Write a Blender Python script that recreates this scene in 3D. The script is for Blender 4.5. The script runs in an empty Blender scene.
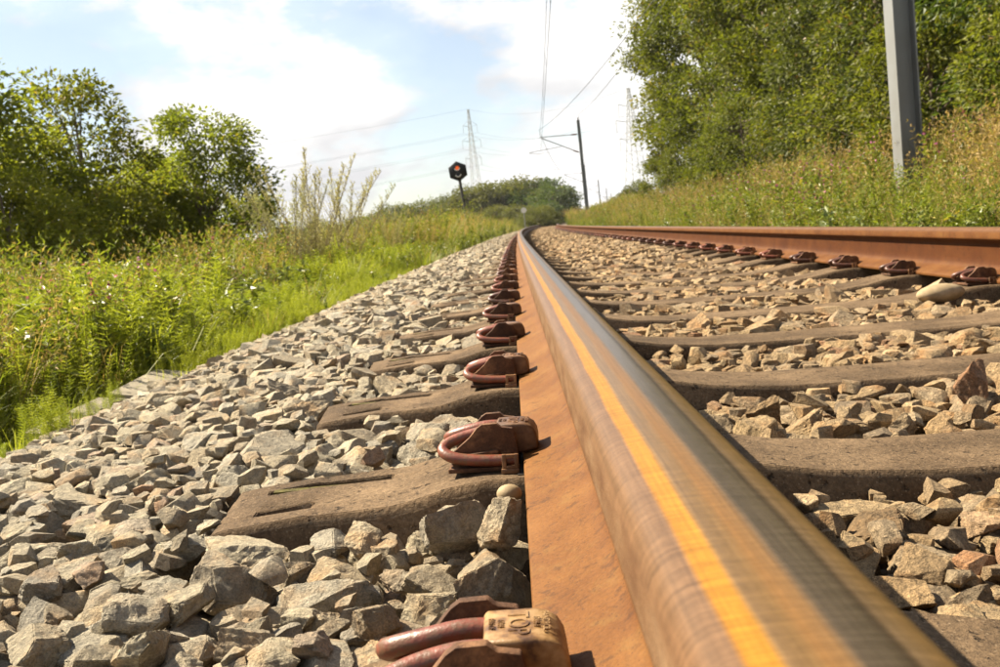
import bpy, math, random
import numpy as np
from mathutils import Matrix, Vector, Euler

random.seed(7)
R = np.random.default_rng(11)
SC = bpy.context.scene
COL = SC.collection

# ---------------------------------------------------------------- camera, sky, sun, exposure
F_PX, VX, VY, ROLL = 1005.0, 508.9, 226.7, 0.0715       # focal length (px at 1000 wide), track vanishing point, roll
CAM_X, CAM_H = -0.0744, 0.1132                          # beside / above the left rail head
K = 1.0 / (2 * 1397.0)                                  # curve of the line
CANT = math.radians(2.1)                                # superelevation, right rail lower
CA, SA = math.cos(CANT), math.sin(CANT)

def shift(Y):
    Y = np.asarray(Y, float)
    return np.where(np.abs(Y) < 170, K * Y * Y, K * 170 * 170 + (np.abs(Y) - 170) * 2 * K * 170)

def T(X, Y, Z):
    """track coordinates (across, along, above rail top) -> world"""
    X = np.asarray(X, float); Z = np.asarray(Z, float); Y = np.asarray(Y, float)
    w = X * CA + Z * SA + shift(Y)
    return np.stack(np.broadcast_arrays(w, Y, Z * CA - X * SA), -1)

cam = bpy.data.cameras.new('camera')
camo = bpy.data.objects.new('camera', cam); COL.objects.link(camo)
cam.sensor_width = 36.0
cam.lens = 36.0 * F_PX / 1000.0
cam.clip_start = 0.02; cam.clip_end = 6000
a_, b_ = (VX - 500) / F_PX, (333.5 - VY) / F_PX
Fv = Vector((a_, b_, 1)).normalized()
x0 = Vector((math.cos(ROLL), math.sin(ROLL), 0)); x0 -= Fv * x0.dot(Fv); x0.normalize()
z0 = Fv.cross(x0)
if z0.y < 0: z0 = -z0
rows = [Vector((x0[i], Fv[i], z0[i])) for i in range(3)]           # camera right, up, forward in track axes
cantM = Matrix(((CA, 0, SA), (0, 1, 0), (-SA, 0, CA)))
ri, up, fw = [cantM @ v for v in rows]
cl = T(CAM_X, 0, CAM_H)
camo.matrix_world = Matrix(((ri.x, up.x, -fw.x, cl[0]), (ri.y, up.y, -fw.y, cl[1]), (ri.z, up.z, -fw.z, cl[2]), (0, 0, 0, 1)))
cam.dof.use_dof = True
cam.dof.focus_distance = 1.05
cam.dof.aperture_fstop = 20.0
SC.camera = camo

def at(px, py, Y):
    """world point seen at pixel (px, py) at distance Y along the line"""
    c = Vector(((px - 500) / F_PX, (333.5 - py) / F_PX, 1))
    d = ri * c.x + up * c.y + fw * c.z
    return Vector(cl) + d * (Y / d.y)

SUN_AZ, SUN_EL = math.radians(-66), math.radians(46)
w = bpy.data.worlds.new('World'); SC.world = w; w.use_nodes = True
nt = w.node_tree; nt.nodes.clear()
def N(nt, typ, **kw):
    n = nt.nodes.new(typ)
    for k, v in kw.items():
        if k.startswith('i_'): n.inputs[k[2:].replace('_', ' ')].default_value = v
        else: setattr(n, k, v)
    return n
sky = N(nt, 'ShaderNodeTexSky', sky_type='NISHITA', sun_disc=False, sun_elevation=SUN_EL, sun_rotation=SUN_AZ)
sky.air_density = 1.0; sky.dust_density = 0.7; sky.ozone_density = 1.0
tc = N(nt, 'ShaderNodeTexCoord')
mp = N(nt, 'ShaderNodeMapping'); mp.inputs['Scale'].default_value = (1.0, 1.0, 2.1)
mp.inputs['Location'].default_value = (0.2, 0.55, 0.31)
nt.links.new(tc.outputs['Generated'], mp.inputs['Vector'])
n1 = N(nt, 'ShaderNodeTexNoise'); n1.inputs['Scale'].default_value = 4.6; n1.inputs['Detail'].default_value = 8; n1.inputs['Roughness'].default_value = 0.60
nt.links.new(mp.outputs[0], n1.inputs['Vector'])
cr = N(nt, 'ShaderNodeValToRGB'); cr.color_ramp.elements[0].position = 0.545; cr.color_ramp.elements[1].position = 0.63; cr.color_ramp.elements[0].color = (0.32, 0.32, 0.32, 1)
sx_ = N(nt, 'ShaderNodeSeparateXYZ'); nt.links.new(tc.outputs['Generated'], sx_.inputs[0])
mr = N(nt, 'ShaderNodeMapRange'); mr.inputs[1].default_value = 0.0; mr.inputs[2].default_value = 0.55; mr.inputs[3].default_value = 0.19; mr.inputs[4].default_value = -0.07
nt.links.new(sx_.outputs[2], mr.inputs[0])
ad = N(nt, 'ShaderNodeMath', operation='ADD'); nt.links.new(n1.outputs['Fac'], ad.inputs[0]); nt.links.new(mr.outputs[0], ad.inputs[1])
nt.links.new(ad.outputs[0], cr.inputs['Fac'])
n2 = N(nt, 'ShaderNodeTexNoise'); n2.inputs['Scale'].default_value = 4.5; n2.inputs['Detail'].default_value = 5
nt.links.new(mp.outputs[0], n2.inputs['Vector'])
cc = N(nt, 'ShaderNodeValToRGB'); cc.color_ramp.elements[0].position = 0.40; cc.color_ramp.elements[1].position = 0.56
cc.color_ramp.elements[0].color = (0.64, 0.64, 0.655, 1); cc.color_ramp.elements[1].color = (1.0, 0.985, 0.96, 1)
nt.links.new(n2.outputs['Fac'], cc.inputs['Fac'])
cs = N(nt, 'ShaderNodeVectorMath', operation='SCALE'); cs.inputs['Scale'].default_value = 3.6
nt.links.new(cc.outputs[0], cs.inputs[0])
ss = N(nt, 'ShaderNodeVectorMath', operation='SCALE'); ss.inputs['Scale'].default_value = 0.50
nt.links.new(sky.outputs[0], ss.inputs[0])
mx = N(nt, 'ShaderNodeMixRGB')
nt.links.new(cr.outputs[0], mx.inputs['Fac']); nt.links.new(ss.outputs[0], mx.inputs[1]); nt.links.new(cs.outputs[0], mx.inputs[2])
bg = N(nt, 'ShaderNodeBackground'); bg.inputs['Strength'].default_value = 0.1
nt.links.new(mx.outputs[0], bg.inputs['Color'])
wo = N(nt, 'ShaderNodeOutputWorld'); nt.links.new(bg.outputs[0], wo.inputs['Surface'])

sun = bpy.data.lights.new('sun', 'SUN'); sun.energy = 5.0; sun.angle = math.radians(0.5); sun.color = (1.0, 0.89, 0.70)
suno = bpy.data.objects.new('sun', sun); COL.objects.link(suno)
sv = Vector((math.sin(SUN_AZ) * math.cos(SUN_EL), math.cos(SUN_AZ) * math.cos(SUN_EL), math.sin(SUN_EL)))
suno.rotation_euler = sv.to_track_quat('Z', 'Y').to_euler()
SC.view_settings.view_transform = 'Standard'; SC.view_settings.look = 'None'; SC.view_settings.gamma = 1.0
SC.view_settings.exposure = 1.78
SC.view_settings.use_curve_mapping = False
SC.cycles.max_bounces = 6; SC.cycles.transparent_max_bounces = 4
SC.cycles.use_adaptive_sampling = True
SC.cycles.use_denoising = True

# ---------------------------------------------------------------- helpers
def tag(o, label=None, cat=None, group=None, kind=None):
    if label: o['label'] = label
    if cat: o['category'] = cat
    if group: o['group'] = group
    if kind: o['kind'] = kind
    return o

def add(name, mesh, parent=None, mats=None):
    o = bpy.data.objects.new(name, mesh); COL.objects.link(o)
    if parent: o.parent = parent
    if mats:
        for m in (mats if isinstance(mats, (list, tuple)) else [mats]): mesh.materials.append(m)
    return o

def empty(name, loc=(0, 0, 0), rot=(0, 0, 0)):
    o = bpy.data.objects.new(name, None); COL.objects.link(o); o.location = loc; o.rotation_euler = rot
    o.empty_display_size = 0.1
    return o

def npmesh(name, V, Fc, smooth=False, attrs=None):
    """V (n,3), Fc list of (m,k) arrays"""
    me = bpy.data.meshes.new(name)
    V = np.asarray(V, np.float32)
    if isinstance(Fc, np.ndarray): Fc = [Fc]
    Fc = [f for f in Fc if len(f)]
    me.vertices.add(len(V)); me.vertices.foreach_set('co', V.ravel())
    loops = np.concatenate([f.ravel() for f in Fc]).astype(np.int32)
    sizes = np.concatenate([np.full(len(f), f.shape[1]) for f in Fc]).astype(np.int32)
    me.loops.add(len(loops)); me.loops.foreach_set('vertex_index', loops)
    me.polygons.add(len(sizes))
    me.polygons.foreach_set('loop_start', np.concatenate([[0], np.cumsum(sizes)[:-1]]).astype(np.int32))
    try: me.polygons.foreach_set('loop_total', sizes)
    except Exception: pass
    me.polygons.foreach_set('use_smooth', np.full(len(sizes), smooth))
    if attrs:
        for k, v in attrs.items():
            a = me.attributes.new(k, 'FLOAT', 'POINT'); a.data.foreach_set('value', np.asarray(v, np.float32))
    me.update(); me.validate()
    return me

class MB:
    def __init__(s): s.v = []; s.f = []
    def add(s, V, Fs):
        o = len(s.v); s.v += [tuple(map(float, p)) for p in V]; s.f += [tuple(i + o for i in f) for f in Fs]
    def box(s, x0, x1, y0, y1, z0, z1):
        V = [(x, y, z) for z in (z0, z1) for y in (y0, y1) for x in (x0, x1)]
        s.add(V, [(0, 2, 3, 1), (4, 5, 7, 6), (0, 1, 5, 4), (2, 6, 7, 3), (0, 4, 6, 2), (1, 3, 7, 5)])
    def tube(s, P, r, n=8, cap=True, closed=False):
        P = [Vector(p) for p in P]; rr = r if isinstance(r, (list, tuple, np.ndarray)) else [r] * len(P)
        V = []; prev = None
        for i, p in enumerate(P):
            if closed: t = P[(i + 1) % len(P)] - P[i - 1]
            else: t = P[min(i + 1, len(P) - 1)] - P[max(i - 1, 0)]
            t.normalize()
            if prev is None:
                u = t.orthogonal().normalized()
            else:
                u = prev - t * prev.dot(t); u.normalize()
            prev = u; v = t.cross(u)
            for k in range(n):
                a = 2 * math.pi * k / n
                V.append(p + (u * math.cos(a) + v * math.sin(a)) * rr[i])
        Fs = []
        m = len(P)
        for i in range(m if closed else m - 1):
            for k in range(n):
                j = (i + 1) % m
                Fs.append((i * n + k, i * n + (k + 1) % n, j * n + (k + 1) % n, j * n + k))
        if cap and not closed:
            Fs.append(tuple(range(n))[::-1]); Fs.append(tuple((m - 1) * n + k for k in range(n)))
        s.add(V, Fs)
    def prism_xz(s, pts, y0, y1):
        n = len(pts); V = [(x, y0, z) for x, z in pts] + [(x, y1, z) for x, z in pts]
        s.add(V, [tuple(range(n)), tuple(range(2 * n - 1, n - 1, -1))] + [(i, i + n, (i + 1) % n + n, (i + 1) % n) for i in range(n)])
    def mesh(s, name, smooth=None):
        me = bpy.data.meshes.new(name); me.from_pydata(s.v, [], s.f)
        import bmesh
        bm = bmesh.new(); bm.from_mesh(me); bmesh.ops.recalc_face_normals(bm, faces=bm.faces[:]); bm.to_mesh(me); bm.free()
        if smooth is not None:
            me.polygons.foreach_set('use_smooth', [True] * len(me.polygons)); me.set_sharp_from_angle(angle=math.radians(smooth))
        me.update(); return me

def bevel(me, w, seg=2, ang=30, smooth=50):
    import bmesh
    bm = bmesh.new(); bm.from_mesh(me)
    es = [e for e in bm.edges if len(e.link_faces) == 2 and e.calc_face_angle(0) > math.radians(ang)]
    bmesh.ops.bevel(bm, geom=es, offset=w, segments=seg, affect='EDGES', profile=0.6, clamp_overlap=True)
    for f in bm.faces: f.smooth = True
    bm.to_mesh(me); bm.free(); me.set_sharp_from_angle(angle=math.radians(smooth)); return me

def spline(P, n=6):
    P = [Vector(p) for p in P]; out = []
    for i in range(len(P) - 1):
        a, b, c, d = P[max(i - 1, 0)], P[i], P[i + 1], P[min(i + 2, len(P) - 1)]
        for k in range(n):
            t = k / n
            out.append(0.5 * ((2 * b) + (c - a) * t + (2 * a - 5 * b + 4 * c - d) * t * t + (3 * b - a - 3 * c + d) * t ** 3))
    out.append(P[-1]); return out

# ---------------------------------------------------------------- materials
class MT:
    def __init__(s, name, rough=0.8, metal=0.0, spec=0.3):
        m = bpy.data.materials.new(name); m.use_nodes = True; s.m = m; s.nt = m.node_tree
        s.b = s.nt.nodes['Principled BSDF']; s.b.inputs['Roughness'].default_value = rough
        s.b.inputs['Metallic'].default_value = metal; s.b.inputs['Specular IOR Level'].default_value = spec
    def n(s, t, **k): return N(s.nt, t, **k)
    def l(s, a, b): s.nt.links.new(a, b)
    def pos(s, sc=(1, 1, 1)):
        g = s.n('ShaderNodeNewGeometry'); m = s.n('ShaderNodeMapping'); m.inputs['Scale'].default_value = sc
        s.l(g.outputs['Position'], m.inputs['Vector']); return m.outputs[0]
    def obj(s, sc=(1, 1, 1)):
        g = s.n('ShaderNodeTexCoord'); m = s.n('ShaderNodeMapping'); m.inputs['Scale'].default_value = sc
        s.l(g.outputs['Object'], m.inputs['Vector']); return m.outputs[0]
    def noise(s, vec, scale, detail=5, rough=0.55):
        n = s.n('ShaderNodeTexNoise'); n.inputs['Scale'].default_value = scale; n.inputs['Detail'].default_value = detail; n.inputs['Roughness'].default_value = rough
        if vec is not None: s.l(vec, n.inputs['Vector'])
        return n.outputs['Fac']
    def ramp(s, fac, stops, interp='LINEAR'):
        r = s.n('ShaderNodeValToRGB'); e = r.color_ramp; e.interpolation = interp
        assert len(stops) <= 32
        while len(e.elements) < len(stops): e.elements.new(0.5)
        for i, (p, c) in enumerate(stops):
            e.elements[i].position = p; e.elements[i].color = (c[0], c[1], c[2], 1) if not isinstance(c, (int, float)) else (c, c, c, 1)
        s.l(fac, r.inputs['Fac']); return r.outputs[0]
    def mix(s, f, a, b, mode='MIX'):
        m = s.n('ShaderNodeMixRGB', blend_type=mode)
        for i, v in ((0, f), (1, a), (2, b)):
            if hasattr(v, 'is_linked') or hasattr(v, 'links'): s.l(v, m.inputs[i])
            elif isinstance(v, (int, float)): m.inputs[i].default_value = v if i == 0 else (v, v, v, 1)
            else: m.inputs[i].default_value = (v[0], v[1], v[2], 1)
        return m.outputs[0]
    def math(s, op, a, b=0.0):
        m = s.n('ShaderNodeMath', operation=op)
        for i, v in ((0, a), (1, b)):
            if hasattr(v, 'links'): s.l(v, m.inputs[i])
            else: m.inputs[i].default_value = v
        return m.outputs[0]
    def bump(s, h, dist=0.01, strength=1.0):
        b = s.n('ShaderNodeBump'); b.inputs['Distance'].default_value = dist; b.inputs['Strength'].default_value = strength
        s.l(h, b.inputs['Height']); s.l(b.outputs[0], s.b.inputs['Normal']); return b
    def col(s, c):
        if hasattr(c, 'links'): s.l(c, s.b.inputs['Base Color'])
        else: s.b.inputs['Base Color'].default_value = (c[0], c[1], c[2], 1)
        return s

def mat_stone():
    t = MT('ballast_stone', 0.88, spec=0.25)
    a = t.n('ShaderNodeAttribute', attribute_name='tone'); oi = t.n('ShaderNodeObjectInfo')
    v = t.math('FRACT', t.math('ADD', a.outputs['Fac'], oi.outputs['Random']))
    base = t.ramp(v, [(0.0, (0.27, 0.222, 0.145)), (0.13, (0.32, 0.272, 0.187)), (0.25, (0.185, 0.140, 0.086)), (0.38, (0.37, 0.32, 0.225)),
                      (0.5, (0.215, 0.168, 0.108)), (0.6, (0.275, 0.245, 0.19)), (0.72, (0.32, 0.25, 0.155)), (0.8, (0.19, 0.165, 0.13)),
                      (0.93, (0.30, 0.265, 0.20)), (0.975, (0.24, 0.155, 0.10)), (1.0, (0.42, 0.37, 0.28))])
    p = t.pos()
    n1 = t.noise(p, 38, 6, 0.65); n2 = t.noise(p, 150, 6, 0.7)
    c = t.mix(1.0, base, t.ramp(n1, [(0.3, 0.66), (0.52, 1.0), (0.72, 1.28)]), 'MULTIPLY')
    c = t.mix(0.9, c, t.ramp(n2, [(0.32, 0.5), (0.5, 1.0), (0.66, 1.4)]), 'MULTIPLY')
    c = t.mix(0.8, c, t.ramp(t.noise(p, 520, 3, 0.7), [(0.35, 0.62), (0.5, 1.0), (0.65, 1.4)]), 'MULTIPLY')
    sp_ = t.n('ShaderNodeSeparateXYZ'); t.l(t.pos(), sp_.inputs[0])
    xr = t.math('SUBTRACT', sp_.outputs[0], t.math('MULTIPLY', t.math('MULTIPLY', sp_.outputs[1], sp_.outputs[1]), K))
    dust = t.ramp(t.math('MULTIPLY', t.math('ADD', xr, 2.0), 0.25), [(0.40, 0.0), (0.47, 0.25), (0.53, 0.85), (0.86, 0.85), (0.95, 0.3)])   # brake dust lies between the rails
    c = t.mix(dust, t.mix(1.0, t.mix(0.25, c, (0.27, 0.26, 0.235)), (1.12, 1.10, 1.03), 'MULTIPLY'), t.mix(1.0, c, (0.92, 0.74, 0.54), 'MULTIPLY'))
    warm = t.ramp(t.noise(p, 21, 4), [(0.5, 0.0), (0.68, 0.55)])
    c = t.mix(warm, c, t.mix(1.0, c, (1.12, 0.80, 0.52), 'MULTIPLY'))
    t.col(c)
    t.bump(t.math('ADD', t.math('MULTIPLY', n1, 1.0), t.math('MULTIPLY', n2, 0.9)), 0.009, 1.0)
    return t.m

def mat_flat(name, c, rough=0.8, var=0.25, scale=8, metal=0, bumpd=0.0, spec=0.3):
    t = MT(name, rough, metal, spec); n = t.noise(t.pos(), scale, 5)
    t.col(t.mix(1.0, c, t.ramp(n, [(0.3, 1 - var), (0.7, 1 + var)]), 'MULTIPLY'))
    if bumpd: t.bump(n, bumpd)
    return t.m

def mat_leaf(name, c1, c2, trans=0.35, rough=0.45, spec=0.3, c3=None):
    """leaf: colour varies per leaf (attribute) and per plant"""
    t = MT(name, rough, spec=spec)
    a = t.n('ShaderNodeAttribute', attribute_name='tone'); oi = t.n('ShaderNodeObjectInfo')
    v = t.math('FRACT', t.math('ADD', a.outputs['Fac'], t.math('MULTIPLY', oi.outputs['Random'], 0.35)))
    st = [(0.0, c1), (0.75, c2)] + ([(0.93, c2), (1.0, c3)] if c3 else [])
    c = t.ramp(a.outputs['Fac'], st)
    c = t.mix(1.0, c, t.ramp(oi.outputs['Random'], [(0.0, (0.82, 0.85, 0.8)), (1.0, (1.22, 1.14, 1.0))]), 'MULTIPLY')
    t.col(c)
    tr = t.n('ShaderNodeBsdfTranslucent'); t.l(t.mix(1.0, c, (1.25, 1.35, 0.6), 'MULTIPLY'), tr.inputs['Color'])
    ms = t.n('ShaderNodeMixShader'); ms.inputs[0].default_value = trans
    t.l(t.b.outputs[0], ms.inputs[1]); t.l(tr.outputs[0], ms.inputs[2])
    t.l(ms.outputs[0], t.nt.nodes['Material Output'].inputs['Surface'])
    return t.m

def mat_rail(head):
    t = MT('rusty_rail_steel', 0.70, spec=0.14)
    uv = t.n('ShaderNodeUVMap', uv_map='UVMap'); sx = t.n('ShaderNodeSeparateXYZ'); t.l(uv.outputs[0], sx.inputs[0])
    X, Zr = sx.outputs[0], sx.outputs[1]      # X across (m), Zr height below rail top (m)
    p = t.pos((1, 0.25, 1)); pf = t.pos()
    nA = t.noise(pf, 9, 5); nB = t.noise(pf, 260, 5, 0.7); nC = t.noise(p, 60, 4)
    wob = t.math('MULTIPLY', t.math('SUBTRACT', t.noise(t.pos((1, 0.5, 1)), 12, 5), 0.5), 0.0035)
    rust = t.ramp(nA, [(0.3, (0.098, 0.037, 0.0085)), (0.5, (0.132, 0.054, 0.0125)), (0.7, (0.160, 0.072, 0.018))])
    rust = t.mix(0.75, rust, t.ramp(nB, [(0.3, 0.68), (0.5, 1.0), (0.7, 1.28)]), 'MULTIPLY')
    rust = t.mix(t.ramp(t.noise(pf, 30, 5, 0.7), [(0.52, 0.0), (0.7, 0.45)]), rust, (0.16, 0.088, 0.024))
    scale_ = t.ramp(t.noise(pf, 55, 6, 0.75), [(0.56, 0.0), (0.62, 0.55)])
    rust = t.mix(scale_, rust, (0.045, 0.020, 0.008))
    spk = t.n('ShaderNodeTexVoronoi'); spk.inputs['Scale'].default_value = 210; t.l(pf, spk.inputs['Vector'])
    rust = t.mix(t.ramp(spk.outputs['Distance'], [(0.10, 0.7), (0.20, 0.0)]), rust, (0.05, 0.022, 0.009))
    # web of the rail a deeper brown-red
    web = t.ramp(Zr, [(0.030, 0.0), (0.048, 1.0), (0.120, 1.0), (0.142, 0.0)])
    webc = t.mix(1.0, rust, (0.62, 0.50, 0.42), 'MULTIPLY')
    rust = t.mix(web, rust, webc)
    if head == 'right': rust = t.mix(1.0, rust, (0.78, 0.72, 0.74), 'MULTIPLY')
    # head bands
    Xw = t.math('ADD', X, wob)
    Xn = t.math('ADD', t.math('MULTIPLY', Xw, 10.0), 0.5)     # -.05...+.05 -> 0..1
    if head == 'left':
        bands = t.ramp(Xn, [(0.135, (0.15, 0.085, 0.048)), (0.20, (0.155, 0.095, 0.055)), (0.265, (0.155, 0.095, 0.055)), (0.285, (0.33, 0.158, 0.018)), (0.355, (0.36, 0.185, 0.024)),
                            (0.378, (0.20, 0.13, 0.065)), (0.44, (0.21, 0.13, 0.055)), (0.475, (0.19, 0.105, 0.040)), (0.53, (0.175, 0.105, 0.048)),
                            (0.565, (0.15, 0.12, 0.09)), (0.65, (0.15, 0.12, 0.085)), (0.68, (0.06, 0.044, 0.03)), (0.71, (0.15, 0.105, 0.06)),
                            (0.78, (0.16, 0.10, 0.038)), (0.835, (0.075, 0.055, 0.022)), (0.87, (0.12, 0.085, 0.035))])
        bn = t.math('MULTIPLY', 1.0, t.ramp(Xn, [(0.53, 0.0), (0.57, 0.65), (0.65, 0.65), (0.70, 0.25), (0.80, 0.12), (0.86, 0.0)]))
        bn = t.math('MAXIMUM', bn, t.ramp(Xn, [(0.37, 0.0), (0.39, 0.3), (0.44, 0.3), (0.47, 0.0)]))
    else:
        bands = t.ramp(Xn, [(0.13, (0.13, 0.062, 0.026)), (0.3, (0.16, 0.088, 0.042)), (0.45, (0.14, 0.115, 0.09)), (0.65, (0.14, 0.115, 0.09)), (0.85, (0.12, 0.06, 0.028))])
        bn = t.math('MULTIPLY', 1.0, t.ramp(Xn, [(0.40, 0.0), (0.48, 0.8), (0.66, 0.8), (0.74, 0.0)]))
    streak = t.noise(t.pos((90, 1.2, 1)), 8, 4); cross = t.noise(t.pos((6, 260, 6)), 2.2, 5, 0.75)
    bands = t.mix(0.8, bands, t.ramp(streak, [(0.3, 0.78), (0.7, 1.2)]), 'MULTIPLY')
    bands = t.mix(0.85, bands, t.ramp(cross, [(0.36, 0.55), (0.52, 1.0), (0.64, 1.28)]), 'MULTIPLY')
    bands = t.mix(1.0, bands, (0.80, 0.73, 0.64), 'MULTIPLY')
    bands = t.mix(0.35, bands, t.ramp(nB, [(0.3, 0.6), (0.7, 1.3)]), 'MULTIPLY')
    top = t.ramp(Zr, [(0.0125, 1.0), (0.0165, 0.0)])
    side = t.mix(1.0, t.ramp(nC, [(0.3, (0.085, 0.040, 0.018)), (0.5, (0.125, 0.066, 0.031)), (0.7, (0.16, 0.095, 0.050))]), t.ramp(nB, [(0.3, 0.75), (0.7, 1.22)]), 'MULTIPLY') if head == 'left' else rust
    hd = t.ramp(Zr, [(0.034, 1.0), (0.042, 0.0)])
    c = t.mix(hd, rust, side)
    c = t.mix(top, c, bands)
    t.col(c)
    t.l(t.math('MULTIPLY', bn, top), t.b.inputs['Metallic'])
    rg = t.mix(t.math('MULTIPLY', bn, top), t.mix(top, (0.62,) * 3, (0.42,) * 3), t.ramp(cross, [(0.3, 0.18), (0.7, 0.34)]))
    t.l(rg, t.b.inputs['Roughness'])
    t.bump(t.math('ADD', t.math('MULTIPLY', nB, t.math('SUBTRACT', 1.0, t.math('MULTIPLY', top, 0.9))), t.math('MULTIPLY', cross, t.math('MULTIPLY', top, 0.12))), 0.0012, 0.7)
    return t.m

M = {}
M['stone'] = mat_stone()
t = MT('weathered_sleeper_concrete', 0.9, spec=0.2)
p = t.pos(); n1 = t.noise(p, 6, 6, 0.6); n2 = t.noise(p, 180, 5, 0.7)
c = t.ramp(n1, [(0.32, (0.055, 0.038, 0.023)), (0.5, (0.098, 0.069, 0.043)), (0.68, (0.155, 0.112, 0.072))])
c = t.mix(1.0, c, t.ramp(n2, [(0.3, 0.6), (0.5, 1.0), (0.7, 1.45)]), 'MULTIPLY')
vo = t.n('ShaderNodeTexVoronoi'); vo.inputs['Scale'].default_value = 170; t.l(p, vo.inputs['Vector'])
c = t.mix(t.ramp(vo.outputs['Distance'], [(0.12, 0.55), (0.22, 0.0)]), c, (0.26, 0.21, 0.155))
pit = t.ramp(t.noise(p, 75, 4, 0.6), [(0.30, 0.0), (0.40, 1.0)])
c = t.mix(1.0, t.mix(pit, (0.03, 0.02, 0.012), c), (1.04, 0.95, 0.82), 'MULTIPLY')
t.col(c); t.bump(t.math('ADD', t.math('ADD', t.math('MULTIPLY', n2, 0.7), t.math('MULTIPLY', pit, 0.6)), t.math('MULTIPLY', t.noise(p, 34, 6, .65), 1.6)), 0.004, 1.0); M['concrete'] = t.m
M['rail_left'] = mat_rail('left'); M['rail_right'] = mat_rail('right')
t = MT('painted_clip_steel', 0.42, spec=0.5); p = t.pos(); n1 = t.noise(p, 60, 5)
t.col(t.mix(t.ramp(t.noise(p, 110, 6, 0.7), [(0.47, 0.0), (0.56, 0.9)]), t.ramp(n1, [(0.3, (0.085, 0.025, 0.013)), (0.7, (0.165, 0.056, 0.034))]), (0.09, 0.05, 0.028)))
oi = t.n('ShaderNodeObjectInfo'); bc = t.b.inputs['Base Color'].links[0].from_socket
t.col(t.mix(1.0, bc, t.ramp(oi.outputs['Random'], [(0, (0.6, 0.62, 0.6)), (0.5, (1.0, 0.95, 0.9)), (1.0, (1.6, 1.25, 1.1))]), 'MULTIPLY'))
t.bump(t.noise(p, 300, 4), 0.0008, 0.6); M['clip'] = t.m
t = MT('rusty_cast_iron', 0.8, spec=0.3); p = t.pos(); n1 = t.noise(p, 45, 5)
t.col(t.mix(0.8, t.ramp(n1, [(0.3, (0.04, 0.018, 0.008)), (0.5, (0.08, 0.035, 0.015)), (0.68, (0.17, 0.082, 0.036))]), t.ramp(t.noise(p, 400, 4), [(0.3, 0.6), (0.7, 1.3)]), 'MULTIPLY'))
t.bump(t.noise(p, 350, 5, 0.7), 0.0012, 0.9); oi = t.n('ShaderNodeObjectInfo'); bc = t.b.inputs['Base Color'].links[0].from_socket
t.col(t.mix(1.0, bc, t.ramp(oi.outputs['Random'], [(0, 0.6), (1.0, 1.5)]), 'MULTIPLY')); M['iron'] = t.m
t = MT('stained_nylon', 0.48, spec=0.45); p = t.pos(); n1 = t.noise(p, 50, 6, 0.6)
t.col(t.ramp(n1, [(0.38, (0.055, 0.022, 0.006)), (0.48, (0.17, 0.088, 0.028)), (0.60, (0.27, 0.165, 0.070))]))
t.bump(t.noise(p, 300, 4), 0.0006, 0.6); M['nylon'] = t.m
t = MT('stained_nylon_dark', 0.5, spec=0.4); p = t.pos(); n1 = t.noise(p, 50, 6, 0.6)
t.col(t.ramp(n1, [(0.34, (0.065, 0.028, 0.010)), (0.5, (0.125, 0.058, 0.022)), (0.66, (0.21, 0.11, 0.048))]))
t.bump(t.noise(p, 300, 4), 0.0006, 0.6); oi = t.n('ShaderNodeObjectInfo'); bc = t.b.inputs['Base Color'].links[0].from_socket
t.col(t.mix(1.0, bc, t.ramp(oi.outputs['Random'], [(0, 0.55), (0.6, 1.1), (1.0, 2.0)]), 'MULTIPLY')); M['nylon2'] = t.m
M['rubber'] = mat_flat('rubber_pad', (0.03, 0.025, 0.02), 0.8)
M['moss'] = mat_flat('moss', (0.075, 0.062, 0.012), 0.95, 0.6, 90, bumpd=0.006)
M['slab'] = mat_flat('pale_concrete_slab', (0.20, 0.17, 0.12), 0.92, 0.25, 14, bumpd=0.003)
t = MT('galvanised_steel', 0.55, metal=0.35, spec=0.4); p = t.pos()
t.col(t.mix(t.ramp(t.noise(p, 1.4, 5), [(0.45, 0.0), (0.75, 0.5)]), (0.20, 0.205, 0.20), (0.12, 0.105, 0.08))); t.bump(t.noise(p, 12, 4), 0.002, 0.4); M['steel'] = t.m
M['darksteel'] = mat_flat('dark_steel', (0.07, 0.065, 0.06), 0.6, 0.2, 3)
M['wire'] = mat_flat('wire', (0.10, 0.10, 0.10), 0.6, 0.1, 1)
M['pylon'] = mat_flat('pylon_steel', (0.30, 0.30, 0.29), 0.6, 0.1, 1)
M['black'] = mat_flat('signal_black', (0.012, 0.012, 0.012), 0.5, 0.2, 5)
M['whitep'] = mat_flat('white_paint', (0.75, 0.73, 0.68), 0.5, 0.05, 5)
M['glass_dark'] = mat_flat('dark_lens', (0.02, 0.03, 0.03), 0.15, 0.1, 5)
t = MT('lit_red_lens', 0.3); t.col((0.8, 0.08, 0.02)); t.b.inputs['Emission Color'].default_value = (1.0, 0.16, 0.02, 1); t.b.inputs['Emission Strength'].default_value = 0.22; M['lamp'] = t.m
M['insul'] = mat_flat('insulator_brown', (0.10, 0.05, 0.03), 0.3, 0.1, 5)
M['bark'] = mat_flat('bark', (0.13, 0.10, 0.07), 0.95, 0.35, 18, bumpd=0.01)
M['soil'] = None
t = MT('ground_soil_grass', 0.95, spec=0.1); p = t.pos(); n1 = t.noise(p, 0.5, 6, 0.6); n2 = t.noise(p, 14, 6, 0.7)
c = t.ramp(n1, [(0.3, (0.07, 0.085, 0.018)), (0.55, (0.11, 0.115, 0.03)), (0.75, (0.155, 0.125, 0.05))])
t.col(t.mix(0.9, c, t.ramp(n2, [(0.3, 0.5), (0.7, 1.35)]), 'MULTIPLY')); t.bump(n2, 0.05, 0.8); M['soil'] = t.m
t = MT('ballast_grit', 0.95, spec=0.15); p = t.pos()
vo = t.n('ShaderNodeTexVoronoi'); vo.inputs['Scale'].default_value = 22; t.l(p, vo.inputs['Vector'])
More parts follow.
